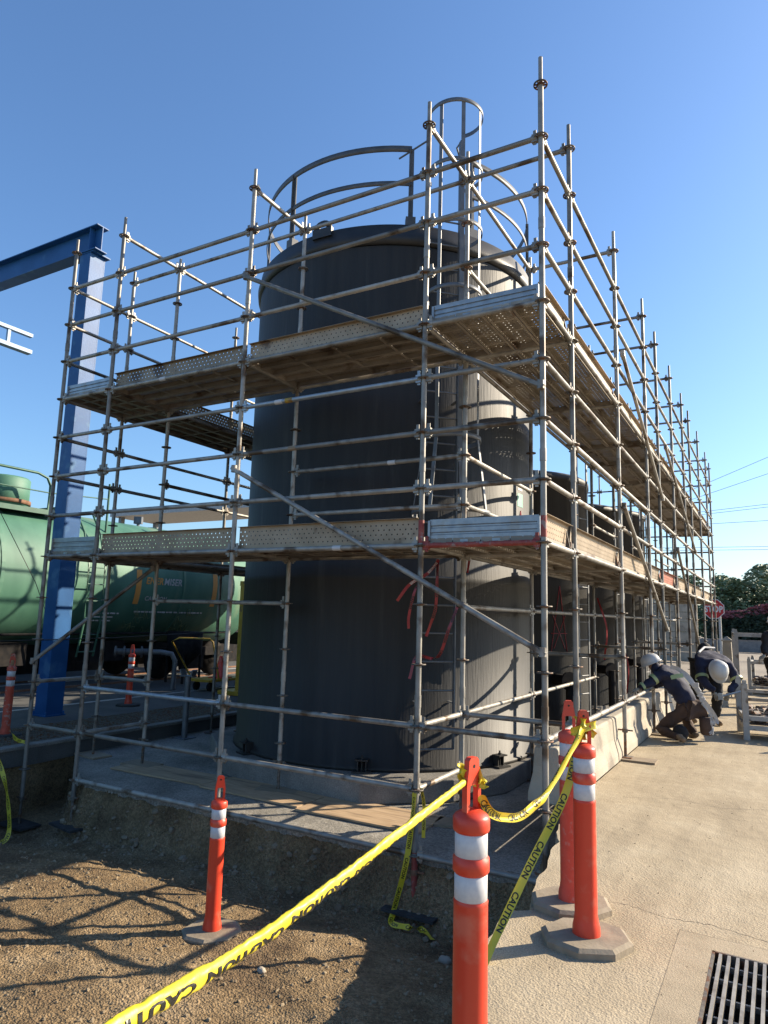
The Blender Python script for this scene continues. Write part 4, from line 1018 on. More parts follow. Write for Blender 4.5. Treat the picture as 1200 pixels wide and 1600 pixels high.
# ladder on the side
for y in (4.15, 4.55):
    mb = MB(); mb.path([(CX+1.0, y, 3.6), (CX+1.35, y, 3.1), (CX+1.6, y, 2.4), (CX+1.6, y, 1.2), (CX+1.45, y, .5)], .022, 8); build('ladder_rail', mb, M_green_dark, t)
for z in (.6, .95, 1.3, 1.65, 2.0, 2.35): mb = MB(); mb.tube((CX+(1.6 if z > 1 else 1.5), 4.15, z), (CX+(1.6 if z > 1 else 1.5), 4.55, z), .014, 6); build('rung', mb, M_green_dark, t)
# underframe, bogies
mb = MB(); mb.box((CX, .8, .72), (.5, 17.4, .30)); mb.box((CX, -8.9, .75), (2.6, .4, .35)); mb.box((CX, 10.4, .75), (2.6, .4, .35)); build('sill', mb, M_black, t)
for yc in (-6.2, 7.9):
    mb = MB()
    for sx in (-.95, .95):
        mb.box((CX+sx, yc, .48), (.12, 2.2, .22)); mb.box((CX+sx, yc, .30), (.16, .7, .5))
    mb.box((CX, yc, .5), (1.9, .4, .3)); bo = build('bogie', mb, M_black, t)
    for dy in (-.9, .9):
        for sx in (-.78, .78):
            w = MB(); prof = [(0, -.06), (.42, -.06), (.44, -.05), (.44, .06), (.15, .05), (.12, .10), (0, .10)]
            tmp = MB(); tmp.lathe(prof, 28); Rm = Matrix.Rotation(math.pi/2*(1 if sx > 0 else -1), 3, 'Y')
            w.add([Rm @ Vector(p)+Vector((CX+sx, yc+dy, .28)) for p in tmp.v], tmp.f, True); sub('wheel', w, M_black, bo)
mb = MB()
for y in (-1.0, 3.0, 5.4): mb.box((CX+.6, y, .55), (.5, .9, .45))
mb.tube((CX+1.1, -7, .95), (CX+1.1, 9, .95), .025, 8); mb.tube((CX, 4.4, .9), (CX, 4.4, .3), .15, 12)
build('brake_gear', mb, M_black, t)
# lettering on the car side, mapped onto the shell
def car_text(body, size, yc, zc, m, width=1.1, shear=.18, name='lettering', bold=.012):
    me = text_mesh(body, size, width, bold); lm = MB(); vs_ = []
    for v in me.vertices:
        y = yc+v.co.x+v.co.y*shear; z = zc+v.co.y; dz = (z-CZ)
        vs_.append((CX+math.sqrt(max(.01, (CRR+.006)**2-dz*dz)), y, z))
    lm.add(vs_, [list(p.vertices) for p in me.polygons]); return build(name, lm, m, t)
def car_panel(name, y0, y1, z0, z1, m):
    lm = MB(); n = 6
    for a, b in ((y0, y1),):
        lm.strip([(CX+math.sqrt((CRR+.005)**2-(z0+(z1-z0)*i/n-CZ)**2), a, z0+(z1-z0)*i/n) for i in range(n+1)], [(CX+math.sqrt((CRR+.005)**2-(z0+(z1-z0)*i/n-CZ)**2), b, z0+(z1-z0)*i/n) for i in range(n+1)])
    return build(name, lm, m, t)
car_text('ENER', .22, 5.80, 2.09, M_orange_ink, .95, bold=.006); car_text('MISER', .22, 6.34, 2.09, M_white_steel, .95, bold=.006)
car_text('CAUTION', .14, 5.84, 1.71, M_white_steel, 1.0, .05, bold=.004)
car_panel('orange_bar', 5.53, 5.68, 1.62, 2.40, M_orange_ink); car_panel('orange_bar', 7.98, 8.14, 1.62, 2.45, M_orange_ink)
lm = MB(); rnd = random.Random(5)
for row, (ya_, yb_, z_) in enumerate(((5.7, 7.8, 1.45), (4.7, 5.3, 1.40), (4.7, 5.2, 1.32), (4.7, 5.2, 1.24))):
    y = ya_
    while y < yb_:
        w = rnd.uniform(.04, .1); lm.box((CX+math.sqrt((CRR+.004)**2-(z_-CZ)**2), y, z_), (.004, w, .035)); y += w+.025
build('small_print', lm, M_white_steel, t)
# spray scribbles
M_chalk = mat('pale_chalk', (.35, .45, .25), (.45, .55, .32), rough=.9)
lm = MB(); rnd = random.Random(9)
def on_car(y, z): return Vector((CX+math.sqrt(max(.05, (CRR+.008)**2-(z-CZ)**2)), y, z))
for yc_, w_ in ((1.7, 1.6), (5.9, .8), (7.3, .6)):
    for k in range(10):
        y = yc_+rnd.uniform(-w_/2, w_/2); z = rnd.uniform(1.0, 1.5); pts = [on_car(y+.1*math.sin(u*1.3+k)+.02*u, z+.10*math.cos(u*1.9+k)) for u in range(6)]
        lm = MB(); lm.path(pts, .004, 4); build('scribble', lm, M_chalk, t)
# rails below
for x in (CX-.75, CX+.75):
    mb = MB(); mb.box((x, 5, -.185), (.07, 30, .05)); struct(build('rail_track', mb, M_rust))
# black loading boot and pipes on the yard
t = thing('pipe_stand', 'galvanised pipe stand with forked head on the slab, left of the tank', 'pipe stand', (-6.25, 2.55, -.38))
mb = MB(); mb.tube((-6.25, 2.55, -.37), (-6.25, 2.55, .52), .045, 12); build('pipe', mb, M_greysteel, t)
mb = MB(); mb.box((-6.25, 2.55, -.373), (.24, .24, .012)); build('base_plate', mb, M_greysteel, t)
mb = MB(); mb.box((-6.25, 2.55, .53), (.26, .1, .02)); mb.box((-6.36, 2.55, .58), (.02, .1, .1), Matrix.Rotation(-.4, 3, 'Y')); mb.box((-6.14, 2.55, .58), (.02, .1, .1), Matrix.Rotation(.4, 3, 'Y')); build('saddle', mb, M_greysteel, t)
t = thing('pipe_elbow', 'grey pipe rising from the yard and bending left, near the tank car', 'pipe', (-9.9, 5.76, -.2))
mb = MB(); mb.path([(-9.9, 5.76, -.19), (-9.9, 5.76, .42), (-9.95, 5.70, .56), (-10.1, 5.55, .60), (-10.25, 5.4, .60)], .055, 12); build('pipe', mb, M_greysteel, t)
mb = MB(); mb.tube((-10.25, 5.4, .60), (-10.75, 4.9, .60), .07, 14)
for u in range(5): p = Vector((-10.25, 5.4, .6)).lerp(Vector((-10.75, 4.9, .6)), u/4); mb.tube(p, p+Vector((-.025, -.025, 0)), .12, 12)
build('flanged_valve', mb, M_rail, t)
mb = MB(); mb.box((-15.2, 3, .5), (.3, 34, 1.5)); tag(build('darkening_wall', mb, M_black), 'dark wall added beyond the tracks to darken the view under the tank car', 'wall')  # made-up wall, added so the gap under the car looks dark
t = thing('yellow_stand', 'tall yellow steel stand just left of the black tank', 'steel stand', (-8.3, 6.1, -.2))
mb = MB(); mb.box((-8.3, 6.1, .95), (.16, .16, 2.3)); mb.box((-8.3, 6.36, .95), (.10, .10, 2.3)); build('column', mb, M_yellow_steel, t)
mb = MB(); mb.box((-8.3, 6.1, -.15), (.7, .6, .08)); build('base', mb, M_yellow_steel, t)
mb = MB(); mb.box((-8.3, 6.25, 2.12), (.5, .12, .1)); mb.box((-8.3, 6.25, 1.2), (.14, .35, .06)); build('crossbar', mb, M_yellow_steel, t)
t = thing('platform_cart', 'low yellow platform cart with a bent tube handle', 'cart', (-9.4, 6.1, -.2))
mb = MB(); mb.box((-9.3, 6.5, .03), (.6, 1.2, .05)); build('deck', mb, M_yellow_steel, t)
mb = MB(); mb.path([(-9.55, 5.95, .05), (-9.75, 5.5, .85), (-9.65, 5.6, .92), (-9.1, 5.95, .92), (-9.05, 6.0, .85), (-9.0, 6.2, .05)], .018, 8); build('handle', mb, M_yellow_steel, t)
for x, y in ((-9.5, 6.05), (-9.1, 6.05), (-9.5, 6.95), (-9.1, 6.95)):
    w = MB(); w.tube((x-.025, y, -.10), (x+.025, y, -.10), .09, 14); build('wheel', w, M_black, t)
t = thing('traffic_cone', 'small orange cone standing on the yellow cart', 'traffic cone', (-9.25, 6.5, .055))
mb = MB(); mb.lathe([(.16, .055), (.16, .075), (.13, .08), (.035, .52), (.03, .53), (0, .53)], 20, (-9.25, 6.5, 0)); build('cone', mb, M_orange, t)
mb = MB(); mb.box((-9.25, 6.5, .066), (.36, .36, .02)); build('base', mb, M_orange, t)
t = thing('loading_hopper', 'dark hopper under the tank car, tapering to a spout', 'hopper', (-10.6, 6.6, -.2))
mb = MB(); mb.lathe([(0, 1.0), (.42, 1.0), (.42, .5), (.13, .22), (.10, .1), (0, .1)], 20, (-10.9, 7.0, 0)); build('body', mb, M_black, t)
mb = MB()
for a in (0, 90, 180, 270): mb.tube((-10.9+.38*math.cos(rad(a+45)), 7.0+.38*math.sin(rad(a+45)), .9), (-10.9+.38*math.cos(rad(a+45)), 7.0+.38*math.sin(rad(a+45)), -.19), .03, 8)
build('legs_frame', mb, M_black, t)
# thin cable in front of the tank car
mb = MB(); mb.path([(-7.6, -.6, 1.02), (-7.5, 2.0, 1.05), (-7.5, 4.7, 1.14)], .008, 6); tag(build('barrier_cable', mb, M_wire), 'thin steel cable stretched level across in front of the tank car', 'cable')
mb = MB(); mb.path([(-9.8, .6, 4.6), (-9.5, 1.2, 3.2), (-9.1, 1.8, 1.9), (-8.8, 2.1, .9)], .006, 5); tag(build('guy_wire', mb, M_wire), 'thin wire slanting down past the dome of the tank car', 'wire')
for y in (-.6, 4.7):
    mb = MB(); mb.tube((-7.5, y, -.2), (-7.5, y, 1.15), .025, 8); tag(build('cable_post', mb, M_greysteel), 'thin steel post holding the cable at its '+('left' if y < 0 else 'right')+' end', 'post', 'posts of the cable')
# flood light and canopy behind
t = thing('flood_light', 'small flood light on the far side of the tank car, seen above it', 'flood light', (-17, 10.5, -.2))
mb = MB(); mb.tube((-17, 10.5, -.2), (-17, 10.5, 4.35), .05, 8); build('pole', mb, M_greysteel, t)
mb = MB(); mb.box((-17, 10.5, 4.46), (.26, .16, .24), Matrix.Rotation(.5, 3, 'Z')); build('lamp_head', mb, M_greysteel, t)
t = thing('canopy', 'flat grey corrugated canopy roof far behind the tank car', 'canopy', (-26, 26, 0))
mb = MB(); mb.box((-25.5, 23.3, 7.0), (14, 3.5, .3)); x = -32
while x < -18.6: mb.box((x, 23.3, 7.17), (.12, 3.5, .08)); x += .35
build('roof', mb, M_white_steel, t)
for x in (-32, -19):
    for y in (22, 24.6): mb = MB(); mb.box((x, y, 3.4), (.25, .25, 7.0)); build('post', mb, M_greysteel, t)

# ------------------------------------------------------------------ far right: wall, sign, bollard, racks, trees, wires
t = thing('panel_wall', 'pale precast concrete panel wall behind the far end of the scaffold', 'wall', (-3.2, 25.5, 0))
xx = -9.2
while xx < -2.8:
    mb = MB(); z = 0
    for r_ in range(7): mb.box((xx+.98, 25.5+random.uniform(-.004, .004), z+.2), (1.92, .08, .385)); z += .4
    build('panel', mb, M_blockc, t, bevel=.01)
    mb = MB(); mb.box((xx, 25.5, 1.45), (.14, .18, 2.9)); build('pillar', mb, M_blockc, t); xx += 2.0
t = thing('stop_sign', 'red octagonal stop sign on a white post, half behind the scaffold end', 'stop sign', (-.6, 25.0, 0))
mb = MB(); mb.tube((-.42, 25.06, 0), (-.42, 25.06, 2.45), .05, 10); build('post', mb, M_white_steel, t)
yaw = rad(15); Ry = Matrix.Translation((-.62, 24.98, 2.14)) @ Matrix.Rotation(yaw*0, 4, 'Z')
def octo(r, y): return [Vector((r*math.cos(rad(22.5+45*i)), y, r*math.sin(rad(22.5+45*i)))) for i in range(8)]
mb = MB(); mb.extrude([Ry @ p for p in octo(.41, 0)], (0, 0, 0), (0, .01, 0)); pl2 = build('plate', mb, M_white, t)
mb = MB(); mb.extrude([Ry @ p for p in octo(.38, -.004)], (0, 0, 0), (0, .003, 0)); build('face', mb, M_stopred, t)
me = text_mesh('STOP', .34, .78, .012); lm = MB(); tw = max(v.co.x for v in me.vertices)
lm.add([Ry @ Vector((v.co.x-tw/2, -.008, v.co.y-.12)) for v in me.vertices], [list(p.vertices) for p in me.polygons]); build('lettering', lm, M_white, t)
t = thing('bollard', 'square beige concrete bollard with pyramid cap behind the workers', 'bollard', (.33, 15.84, 0))
mb = MB(); mb.add([(.33+a, 15.84+b, z) for z, s in ((0, .135), (1.08, .105)) for a, b in ((-s, -s), (s, -s), (s, s), (-s, s))], [(0, 1, 5, 4), (1, 2, 6, 5), (2, 3, 7, 6), (3, 0, 4, 7), (4, 5, 6, 7), (3, 2, 1, 0)]); build('shaft', mb, M_blockc, t)
mb = MB(); mb.add([(.33+a, 15.84+b, 1.085) for a, b in ((-.13, -.13), (.13, -.13), (.13, .13), (-.13, .13))]+[(.33+a, 15.84+b, 1.12) for a, b in ((-.13, -.13), (.13, -.13), (.13, .13), (-.13, .13))]+[(.33, 15.84, 1.23)],
    [(3, 2, 1, 0), (0, 1, 5, 4), (1, 2, 6, 5), (2, 3, 7, 6), (3, 0, 4, 7), (4, 5, 8), (5, 6, 8), (6, 7, 8), (7, 4, 8)]); build('cap', mb, M_blockc, t)
M_rackp = mat('zinc_rack_steel', (.46, .45, .42), (.60, .585, .55), scale=8, rough=.6, metal=.2, c3=(.25, .2, .15), s3=7, t3=.6)
def rack(x, y, w, d, h, lab, rz, fill=True, up=.8):
    t = thing('scaffold_rack', lab, 'storage rack', (x, y, 0), 'steel racks for scaffold parts'); Mx = Matrix.Translation((x, y, 0)) @ Matrix.Rotation(rz, 4, 'Z')
    for a in (0, w):
        for b in (0, d): mb = MB(); mb.box((a, b, h/2), (.075, .075, h)); mb.box((a, b, h+.02), (.05, .05, .05)); build('post', mb, M_rackp, t, Mx)
    for z in (.16, up):
        mb = MB(); mb.box((w/2, 0, z), (w-.075, .045, .06)); mb.box((w/2, d, z), (w-.075, .045, .06)); mb.box((0, d/2, z), (.045, d-.075, .06)); mb.box((w, d/2, z), (.045, d-.075, .06)); build('frame', mb, M_rackp, t, Mx)
    if fill:
        mb = MB(); mb.box((w/2, d/2, .20), (w-.1, d-.1, .012))
        rnd = random.Random(int(x*10))
        for _ in range(220): mb.box((.06+rnd.random()*(w-.12), .05+rnd.random()*(d-.1), .23+rnd.random()*.14), (.09, .05, .04), Matrix.Rotation(rnd.random()*6, 3, 'Z') @ Matrix.Rotation(rnd.random()*3, 3, 'X'))
        build('coupler_heap', mb, M_galv_dark, t, Mx)
rack(1.12, 5.50, 1.3, .8, .74, 'low galvanised rack of loose couplers at the right edge, nearest of the racks', rad(8), up=.72*.4)
rack(.85, 9.6, 1.4, 1.9, 1.40, 'taller empty galvanised rack behind the coupler rack', rad(4), fill=False, up=1.34)
rack(.95, 12.6, 1.4, .9, .78, 'far galvanised rack standing in front of the road', rad(-3), up=.7)
# trees
def tree(x, y, h, r, lab, m, seed, dens=2600, base=.25):
    rnd = random.Random(seed); t = thing('tree', lab, 'tree', (x, y, 0), 'trees beyond the road')
    mb = MB(); mb.tube((x, y, 0), (x, y, h*.55), .26, 10, .14)
    for k in range(6):
        a = rnd.random()*6.28; mb.tube((x, y, h*(.25+.05*k)), (x+math.cos(a)*r*.7, y+math.sin(a)*r*.7, h*(.5+.06*k)), .09, 6, .03)
    build('trunk', mb, M_trunk, t)
    blobs = []
    for k in range(22):
        a = rnd.random()*6.28; rr = r*math.sqrt(rnd.random())*.75; z = h*(base+(.92-base)*rnd.random()); s = r*(.22+.25*rnd.random())*(1.15-.5*z/h); blobs.append((Vector((x+rr*math.cos(a), y+rr*math.sin(a), z)), s))
    vv, ff = [], []
    for _ in range(dens):
        c, s = rnd.choice(blobs); d = Vector((rnd.gauss(0, 1), rnd.gauss(0, 1), rnd.gauss(0, 1))).normalized()*s*(.55+.5*rnd.random()); p = c+d
        q = Vector((rnd.gauss(0, 1), rnd.gauss(0, 1), rnd.gauss(0, 1))).to_track_quat('Z', 'Y'); l = .09+.12*rnd.random(); b = len(vv)
        vv += [p+q @ Vector(v) for v in ((-l, 0, 0), (0, -l*.5, 0), (l, 0, .03), (0, l*.5, 0))]; ff.append((b, b+1, b+2, b+3))
    mb = MB(); mb.add(vv, ff); build('crown', mb, m, t, recalc=False)
for i, a in enumerate(((-6.5, 60, 6.4, 3.0, 'dark tree behind the far end of the scaffold, left of the row', M_leaf), (-2.6, 57, 5.4, 2.6, 'lower tree behind the stop sign, next in the row', M_leaf),
    (-1.0, 60, 6.0, 2.8, 'bushy tree left of the tallest crown', M_leaf2), (1.6, 59, 6.5, 3.0, 'tallest pale green tree above the flowering hedge', M_leaf2), (4.8, 61, 6.3, 3.2, 'tree at the right picture edge above the hedge', M_leaf),
    (-10.5, 60, 6.6, 3.0, 'far tree seen only through the scaffold', M_leaf), (8.2, 62, 7.0, 3.2, 'tree beyond the right edge of the row', M_leaf))):
    tree(*a[:5], a[5], 20+i, 5200, .12)
# hedge with flowers
t = thing('flowering_hedge', 'dark hedge topped with pink flowers beyond the road at the right', 'hedge', (3, 52, 0))
rnd = random.Random(77); vv, ff, fv, f2 = [], [], [], []
for _ in range(16000):
    x = -3+rnd.random()*17; top_ = 2.75+.25*math.sin(x*1.1)-.05*(x-2)**2*.15; z = rnd.random()**.6*top_; y = 52+rnd.uniform(-1, 1)*1.0*(1.05-.35*z/top_)
    if rnd.random() < .6: y = 51+.3*z/top_+rnd.uniform(-.1, .15)
    q = Vector((rnd.gauss(0, 1), rnd.gauss(0, 1)-.8, rnd.gauss(0, 1))).to_track_quat('Z', 'Y'); l = .08+.09*rnd.random(); p = Vector((x, y, z))
    if z > top_*.80 and rnd.random() < .62+.25*math.sin(x*2.3): b = len(fv); fv += [p+Vector((0, 0, .12))+q @ Vector(v) for v in ((-l, 0, 0), (0, -l*.7, 0), (l, 0, 0), (0, l*.7, 0))]; f2.append((b, b+1, b+2, b+3))
    else: b = len(vv); vv += [p+q @ Vector(v) for v in ((-l, 0, 0), (0, -l*.6, 0), (l, 0, 0), (0, l*.6, 0))]; ff.append((b, b+1, b+2, b+3))
mb = MB(); mb.add(vv, ff); build('foliage', mb, M_hedge, t, recalc=False); mb = MB(); mb.add(fv, f2); build('flowers', mb, M_flower, t, recalc=False)
mb = MB(); mb.box((5.5, 52.4, 1.15), (17, .6, 2.2)); build('inner_branches', mb, M_hedge, t)
# road furniture
mb = MB(); mb.box((4, 40, .35), (16, .25, .7)); tag(build('low_wall', mb, M_greysteel), 'low grey wall along the road behind the racks', 'wall')
t = thing('fence_rail', 'thin post and rail fence in front of the road', 'fence', (2, 30, 0))
for x in (-.2, 1.2, 2.6, 4.0): mb = MB(); mb.box((x, 30, .45), (.08, .08, .9)); build('post', mb, M_blockc, t)
mb = MB(); mb.box((2, 30, .85), (4.6, .05, .07)); build('rail', mb, M_greysteel, t)
# power lines
def wires(zz, lab, sag=.5):
    t = thing('power_line', lab, 'power line', (0, 60, 0), 'overhead power lines at the right')
    for z0, z1 in zz:
        mb = MB(); pts = [(-30+3.5*i, 60+.0*i, z0+(z1-z0)*((-30+3.5*i)+3)/4.5-sag*0+.004*((-30+3.5*i)+3)**2*0) for i in range(20)]
        mb.path(pts, .018, 5); build('wire', mb, M_wire, t)
wires(((13.9, 15.7), (12.9, 14.3)), 'topmost pair of overhead wires, rising to the right', 0)
wires(((11.35, 11.7), (11.1, 11.45), (10.2, 10.3)), 'middle set of overhead wires over the trees')
wires(((8.15, 8.1), (7.9, 7.85)), 'lowest pair of overhead wires just above the treetops')
t = thing('utility_pole', 'wooden utility pole carrying the overhead wires, out past the left', 'utility pole', (-31, 60, 0)); mb = MB(); mb.tube((-31, 60, 0), (-31, 60, 17), .2, 10, .13); build('pole', mb, M_trunk, t)

# ------------------------------------------------------------------ people
CM = cam.rotation_euler.to_matrix()
def W(u, v, d):
    """world point on the line of sight of a photo point, d metres deep; used once to take poses off the photo"""
    return CAMP+CM @ Vector(((u-600)/1070, -(v-800)/1070, -1))*d
SK = 1.0
def skin(name, m, parent, verts, edges, root=0, sub_=2, mw=None):
    me = bpy.data.meshes.new(name); me.from_pydata([tuple(v[0]) for v in verts], edges, []); me.update()
    o = bpy.data.objects.new(name, me); COL.objects.link(o)
    sk = o.modifiers.new('skin', 'SKIN'); sk.use_smooth_shade = True
    ly = me.skin_vertices[0].data if me.skin_vertices else None
    if ly is None:
        bm = bmesh.new(); bm.from_mesh(me); bm.verts.layers.skin.verify(); bm.to_mesh(me); bm.free(); ly = me.skin_vertices[0].data
    for i, v in enumerate(verts):
        r = v[1]; ly[i].radius = (r*SK, r*SK) if not isinstance(r, tuple) else (r[0]*SK, r[1]*SK); ly[i].use_root = (i == root)
    s = o.modifiers.new('sub', 'SUBSURF'); s.levels = s.render_levels = (3 if m in (M_navy, M_blackcloth, M_brown) else sub_)
    dg = bpy.context.evaluated_depsgraph_get(); em = bpy.data.meshes.new_from_object(o.evaluated_get(dg))
    em.materials.clear(); em.materials.append(m)
    for p in em.polygons: p.use_smooth = True
    if m in (M_navy, M_blackcloth, M_brown):          # folds in the cloth
        em.update(); nrm = [v.normal.copy() for v in em.vertices]
        for v, q in zip(em.vertices, nrm):
            c_ = v.co; v.co = c_+q*(.020*noise.noise(Vector((c_.x*9, c_.y*9, c_.z*16)))+.010*abs(noise.noise(Vector((c_.x*22, c_.y*22, c_.z*38)))))
    bpy.data.objects.remove(o)
    return link(name, em, None, parent)
def ellips(mb, c, r, R_=None, n=20, top=True):
    c = Vector(c); prof = []
    vs_ = []; fs_ = []
    for j in range(n//2+1):
        ph = math.pi*j/(n//2)
        for i in range(n):
            th = 2*math.pi*i/n; v = Vector((r[0]*math.sin(ph)*math.cos(th), r[1]*math.sin(ph)*math.sin(th), r[2]*math.cos(ph)))
            vs_.append(c+((R_ @ v) if R_ is not None else v))
    for j in range(n//2):
        for i in range(n): fs_.append((j*n+i, (j+1)*n+i, (j+1)*n+(i+1) % n, j*n+(i+1) % n))
    mb.add(vs_, fs_, True); return mb
def helmet(t, c, up, fwd, r=.145):
    up = Vector(up).normalized(); fwd = Vector(fwd); fwd = (fwd-up*fwd.dot(up)).normalized(); s = up.cross(fwd)
    R_ = Matrix((s, fwd, up)).transposed(); mb = MB(); n = 28; prof = [(0, .135), (.05, .13), (.09, .112), (.118, .08), (.130, .04), (.134, 0), (.148, -.006), (.148, -.012), (.128, -.010)]
    vs_ = []
    for rr, z in prof:
        for i in range(n):
            a = 2*math.pi*i/n; ex = 1+.14*max(0, math.sin(a))*(1 if rr > .14 else 0); rid = .006*max(0, math.cos(3*(a-math.pi/2)))*(1 if .04 < rr < .13 else 0)
            vs_.append(Vector(c)+R_ @ Vector((rr*.95*math.cos(a)*r/.145, rr*1.1*ex*math.sin(a)*r/.145, (z+rid)*r/.145)))
    mb.add(vs_, [(j*n+i, (j+1)*n+i, (j+1)*n+(i+1) % n, j*n+(i+1) % n) for j in range(len(prof)-1) for i in range(n)], True)
    build('helmet', mb, M_helmet, t)
def head_verts(c, fwd, up):
    c, fwd, up = Vector(c), Vector(fwd).normalized(), Vector(up).normalized()
    return [(c-up*.02, .085), (c+up*.06, .09), (c+fwd*.05-up*.05, .06)]
def fingers(t, wrist, d, side, up, m, curl=.8, s=1.0):
    """palm and five curled fingers growing out of the wrist as one mesh"""
    wrist, d, side, up = Vector(wrist), Vector(d).normalized(), Vector(side).normalized(), Vector(up).normalized()
    V = [(wrist, .026*s), (wrist+d*.05*s, (.038*s, .022*s))]; E_ = [(0, 1)]
    for k, (o, l) in enumerate(((-.030, .062), (-.010, .072), (.010, .068), (.028, .052))):
        p0 = wrist+d*.085*s+side*o*s; a = curl*(.9+.1*k); p1 = p0+(d*math.cos(a*.5)-up*math.sin(a*.5))*l*.5*s; p2 = p1+(d*math.cos(a)-up*math.sin(a))*l*.35*s; p3 = p2+(d*math.cos(a*1.5)-up*math.sin(a*1.5))*l*.3*s
        b = len(V); V += [(p0, .0105*s), (p1, .0095*s), (p2, .009*s), (p3, .008*s)]; E_ += [(1, b), (b, b+1), (b+1, b+2), (b+2, b+3)]
    b = len(V); q0 = wrist+d*.03*s-side*.035*s; q1 = q0+(d*.7-side*.6-up*.3)*.035*s; q2 = q1+(d-up*.6)*.028*s
    V += [(q0, .013*s), (q1, .011*s), (q2, .009*s)]; E_ += [(1, b), (b, b+1), (b+1, b+2)]
    return skin('glove', m, t, V, E_, 0, 1)
def band(t, a, b, r, m=M_hiviz, name='reflective_band', n=20):
    a, b = Vector(a), Vector(b); mb = MB(); mb.tube(a, b, r, n, cap=False); return build(name, mb, m, t)
def limb(pts, rs): return [(p, r) for p, r in zip(pts, rs)]

# worker 1: kneeling, back to camera, reaching left over the barrier
g = Vector((.52, 4.85, 0)); rt = Vector((.87, .49, 0)); fw = Vector((-.49, .87, 0)); up = Vector((0, 0, 1))
SK = .87
def L1(a, b, z): return g+rt*(a*.87)+fw*b*.9+up*z*.87     # right, away, up
t = thing('person', 'kneeling worker in navy jacket and white helmet reaching left over the barrier', 'person', tuple(g), 'workers beside the scaffold')
pel = L1(.02, .05, .50); ch = L1(-.14, .18, .80); sh = L1(-.24, .25, .98); nk = L1(-.33, .30, 1.05); hd = L1(-.44, .34, 1.10)
lsh = L1(-.38, .14, .97); lel = L1(-.58, .12, .84); lwr = L1(-.74, .10, .74); rsh = L1(-.10, .34, 1.0); rel = L1(-.20, .55, .80); rwr = L1(-.40, .62, .72)
lhip = L1(-.10, .02, .46); lkn = L1(-.42, .22, .13); lan = L1(-.30, -.22, .09); ltoe = L1(-.26, -.33, .06); rhip = L1(.13, .05, .46); rkn = L1(.02, .46, .40); ran = L1(.10, .12, .07); rtoe = L1(.08, .30, .04)
V = [(pel, .12), (ch, .09), (sh, .08), (nk, .05), (hd, .09), (hd+Vector((-.03, .0, -.08)), .06), (lsh, .05), (lel, .04), (lwr, .028), (rsh, .05), (rel, .04), (rwr, .028), (lhip, .085), (lkn, .06), (lan, .04), (rhip, .085), (rkn, .06), (ran, .04)]
E1 = [(0, 1), (1, 2), (2, 3), (3, 4), (4, 5), (2, 6), (6, 7), (7, 8), (2, 9), (9, 10), (10, 11), (0, 12), (12, 13), (13, 14), (0, 15), (15, 16), (16, 17)]
skin('body', M_skin, t, V, E1)
skin('jacket', M_navy, t, [(pel+up*.0, (.185, .15)), (ch, (.19, .16)), (sh, (.17, .14)), (nk-up*.01, .075), (lsh, .085), (lel, .068), (lwr, .05), (rsh, .085), (rel, .068), (rwr, .05)], [(0, 1), (1, 2), (2, 3), (2, 4), (4, 5), (5, 6), (2, 7), (7, 8), (8, 9)])
skin('trousers', M_brown, t, [(pel-up*.06, (.17, .15)), (lhip, .115), (lkn, .078), (lan, .06), (rhip, .105), (rkn, .078), (ran, .06)], [(0, 1), (1, 2), (2, 3), (0, 4), (4, 5), (5, 6)])
for a, b, c in ((lan, ltoe, 0), (ran, rtoe, 1)):
    skin('boot', M_boot, t, [(a+up*.05, .06), (a-up*.0, .058), ((a+b)/2, .052), (b, .042)], [(0, 1), (1, 2), (2, 3)], 0, 1)
helmet(t, hd+up*.02+rt*-.02, (-.45, -.1, 1), (-.85, .25, -.6), .135)
mb = MB(); ellips(mb, L1(-.405, .31, 1.05), (.065, .075, .085)); build('neck_hood', mb, M_navy, t)
fingers(t, lwr, (-.9, -.3, -.25), (0, .9, .2), (0, 0, 1), M_glove, 1.0); fingers(t, rwr, (-.9, -.2, -.2), (0, .9, .2), (0, 0, 1), M_glove, 1.0)
band(t, L1(-.49, .13, .905), L1(-.535, .125, .875), .074); band(t, L1(-.68, .105, .785), L1(-.72, .10, .765), .058)
mb = MB(); mb.strip([L1(-.30, .03, .96), L1(-.20, .015, .99), L1(-.08, .04, 1.0)], [L1(-.29, .005, .90), L1(-.19, -.01, .93), L1(-.07, .02, .94)]); build('reflective_band', mb, M_hiviz, t)
# harness webbing and lanyard
for i, (pts, w) in enumerate((([L1(-.26, .10, 1.09), L1(-.12, .05, 1.03), L1(.03, -.08, .80), L1(.14, -.14, .56), L1(.24, -.16, .40)], .055), ([L1(-.20, .12, 1.08), L1(-.03, .06, .98), L1(.08, -.02, .78), L1(.14, -.10, .62)], .045),
        ([L1(.12, -.15, .62), L1(.22, -.17, .48), L1(.29, -.17, .34), L1(.26, -.18, .29), L1(.20, -.17, .38)], .045))):
    tape('harness_strap', pts, w, (1, .3, .8), None, letters=False, m=M_strap, parent=t, n=24, wob=.25)
mb = MB(); rnd = random.Random(3)
for q in range(5): mb.path([L1(.19+rnd.uniform(-.03, .05), -.18, .36-.07*k+rnd.uniform(-.02, .02)) for k in range(4)], .009, 6)
build('harness_lanyard', mb, M_strap, t)
for q in range(5): mb = MB(); p = L1(.02+.03*q, -.12, .84-.07*q); mb.box(p, (.07, .03, .06), Matrix.Rotation(q, 3, 'Y')); build('harness_buckle', mb, M_strap, t, bevel=.006)
mb = MB(); mb.lathe([(0, .0), (.06, .0), (.075, .03), (.085, .20), (.07, .22), (0, .225)], 14, tuple(L1(.16, -.10, .12))); build('tool_pouch', mb, M_brown, t)
